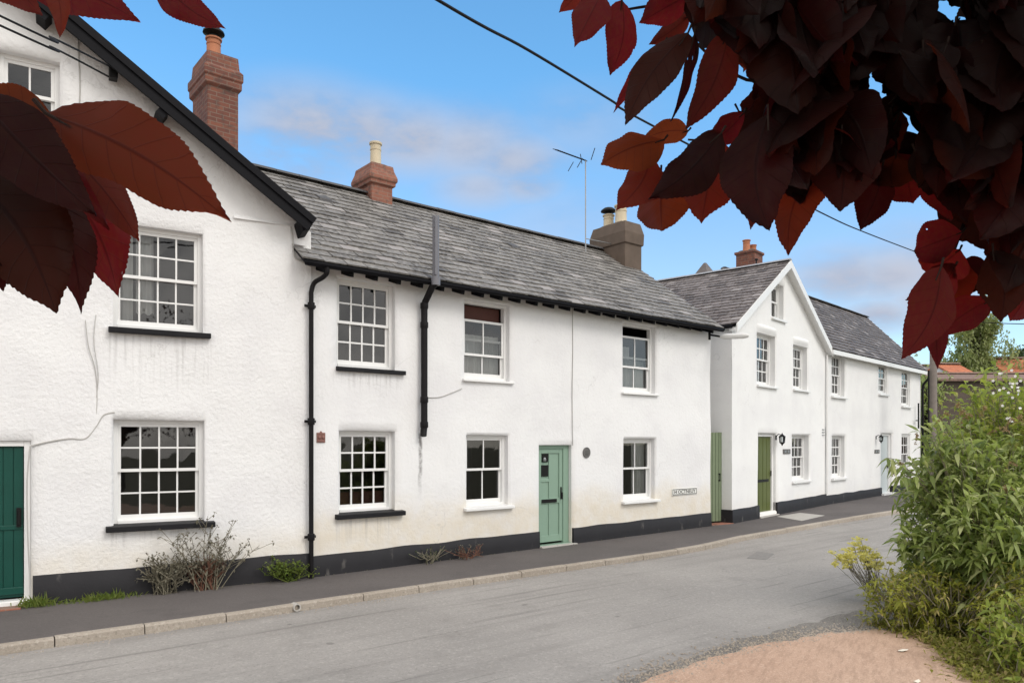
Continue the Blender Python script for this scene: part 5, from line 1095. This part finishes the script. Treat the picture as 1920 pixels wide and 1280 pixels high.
def inpoly(x, y):
    c = False; n = len(POLY)
    for i in range(n):
        (x0, y0), (x1, y1) = POLY[i], POLY[(i+1) % n]
        if (y0 > y) != (y1 > y) and x < (x1-x0)*(y-y0)/(y1-y0)+x0: c = not c
    return c
NSEG = 24
cnt = 0; tries = 0
while cnt < 2600 and tries < 60000:
    tries += 1; x, y = random.uniform(1180, 2000), random.uniform(-120, 560)
    Y = random.uniform(.93, 1.08) if cnt < 800 else random.uniform(1.06, 1.25) if cnt < 1800 else random.uniform(1.22, 1.5); ln = random.uniform(.080, .125)*F/Y; an = random.gauss(math.pi/2, .55); tx, ty = x + math.cos(an)*ln, y + math.sin(an)*ln; wr = random.uniform(.5, .68)  # rear leaf layers are added to block light from the far side
    ok = True
    for t in (0, .3, .6, .85, 1):
        qx, qy = x+(tx-x)*t, y+(ty-y)*t
        hw = wr*ln*.5*(math.sin(math.pi*t)+.05)
        for s_ in (-1, 0, 1):
            ex, ey = qx - math.sin(an)*hw*s_, qy + math.cos(an)*hw*s_
            if ey > -60 and not inpoly(ex, ey): ok = False
            for hx_, hy_, hr_ in HOLES:
                if (ex-hx_)**2 + (ey-hy_)**2 < hr_**2: ok = False
        for hx_, hy_, hr_ in HOLES:
            if (qx-hx_)**2 + (qy-hy_)**2 < (hr_+hw*.8)**2: ok = False
    if not ok: continue
    SHADE_U = 0. if random.random() < .12 else 2.
    cnt += 1; pl(x, y, tx, ty, wr, Y, Y*random.uniform(.9, 1.1), random.gauss(0, .55), random.uniform(.05, .6), random.uniform(-.1, .3))
NSEG = 56
LEFT = [(85,212,434,416,.44,.43,.43,.12),(120,280,262,454,.42,.50,.50,.2),(95,320,222,557,.48,.52,.50,.1),(30,290,152,589,.36,.47,.46,.25),(-60,320,106,588,.66,.44,.44,-.1),(-50,175,182,406,.50,.41,.42,.05),(105,255,-90,170,.6,.46,.44,.1),(-80,260,130,470,.55,.48,.48,0.),(60,230,205,430,.34,.45,.45,.3),(-90,260,60,470,.7,.45,.45,.1),
 (20,-62,263,40,.42,.50,.50,.2),(290,-62,423,54,.42,.52,.52,.1),(85,-60,112,72,.35,.46,.46,.3),(-90,-80,80,30,.5,.5,.5,.1)]
def inpoly2(x, y, PL):
    c = False; n = len(PL)
    for i in range(n):
        (x0, y0), (x1, y1) = PL[i], PL[(i+1) % n]
        if (y0 > y) != (y1 > y) and x < (x1-x0)*(y-y0)/(y1-y0)+x0: c = not c
    return c
LPOLY = [(-200, 150), (60, 185), (130, 245), (172, 380), (140, 385), (105, 345), (60, 395), (55, 420), (140, 520), (102, 560), (-200, 530)]; got = 0
for _ in range(6000):  # leaves stacked behind the left cluster, added to block light from behind
    x, y = random.uniform(-160, 100), random.uniform(170, 420); L_ = random.uniform(150, 240); an = random.gauss(1.15, .5); tx, ty = x + math.cos(an)*L_, y + math.sin(an)*L_
    if all(inpoly2(x + (tx-x)*t - math.sin(an)*L_*.25*e*math.sin(math.pi*t), y + (ty-y)*t + math.cos(an)*L_*.25*e*math.sin(math.pi*t), LPOLY) for t in (0, .25, .5, .75, 1) for e in (-1, 0, 1)):
        Y_ = random.uniform(.455, .53); LEFT.append((x, y, tx, ty, .55, Y_, Y_, random.uniform(-.3, .3))); got += 1
        if got > 45: break
for k_, (bx, by, tx, ty, wr, Y0, Y1, roll) in enumerate(LEFT):
    SHADE_U = 2. if k_ in (3, 4, 5, 7, 9) or k_ > 13 else 0.
    pl(bx, by, tx, ty, wr, Y0, Y1, roll, .15, .08)
SHADE_U = 2.
# unseen crown leaves above and behind the viewer, added to block light
NSEG = 8
for _ in range(2600):
    p = Vector((random.uniform(-1.8, 3.8), random.uniform(-3.2, 1.35), random.uniform(3.05, 4.6)))
    if p.z < CAMZ + .60*max(0, p.y) + .32: continue
    cleaf(p, p + Vector((random.gauss(0, .05), random.gauss(0, .05), -random.uniform(.06, .1))) + rv()*.02, .6, random.uniform(-1, 1), .2, .1, random.random()*9)
n_ = 0  # unseen leaves above and right of the view, added to darken the visible ones
while n_ < 3600:
    Y = random.uniform(.5, 3.6); x = random.uniform(.0, 1.6)*Y + random.uniform(0, .6); z = CAMZ + .60*Y + random.uniform(.14, 1.5)
    if random.random() < .30: x = Y*.70 + random.uniform(.16, 1.2); z = CAMZ + random.uniform(.15, 1.8)
    n_ += 1; p = Vector((x, Y, z)); cleaf(p, p + Vector((random.gauss(0, .05), random.gauss(0, .05), -random.uniform(.05, .1))), .62, random.uniform(-1, 1), .2, .1, random.random()*9)
LF.build('foliage', 'copper', o, smooth=True, sharp=85)
# twigs
for pts, r in ((((1990, 90), (1780, 70), (1560, 130), (1400, 150), (1290, 66)), .0035), (((1560, 130), (1500, 230), (1400, 265), (1290, 262)), .0028), (((1780, 70), (1700, 190), (1640, 250)), .003), (((1990, 300), (1850, 330), (1800, 440), (1780, 500)), .0035), (((1400, 20), (1250, 10), (1165, 20)), .003), (((2000, 180), (1830, 90), (1700, 40)), .003), (((1640, 250), (1560, 330), (1500, 330)), .0022)):
    TW.tube([q - tb for q in bez([at(x, y, 1.05 + .03*math.sin(i*2)) for i, (x, y) in enumerate(pts)], 5)], r, 6, r1=r*.5)
for pts in (((-150, 150), (-20, 190), (85, 214)), ((-20, 190), (60, 250), (110, 300)), ((-120, 210), (-40, 300), (20, 320)), ((-100, -90), (60, -70), (300, -64))):
    TW.tube([q - tb for q in bez([at(x, y, .47) for x, y in pts], 5)], .0011, 6, r1=.0007)
TW.build('twigs', 'bark', o, smooth=True)
m = MB()
m.tube(bez([(0, 0, -.1), (.03, .02, 1.6), (-.05, .05, 2.9), (.1, .1, 4.4)], 6), .13, 12, r1=.05)
for e, r in (((-.5, 1.95, 2.95), .045), ((-1.6, 1.6, 3.1), .04), ((-2.9, 1.3, 2.75), .035), ((.4, 1.9, 2.4), .04), ((-1.2, -.6, 4.0), .04), ((.8, -.5, 3.8), .04)):
    m.tube(bez([(0, .05, 2.4), (e[0]*.4, e[1]*.4, 2.4 + (e[2]-2.2)*.9 + .3), e], 6), r, 8, r1=.006)
m.build('trunk', 'bark', o, smooth=True)
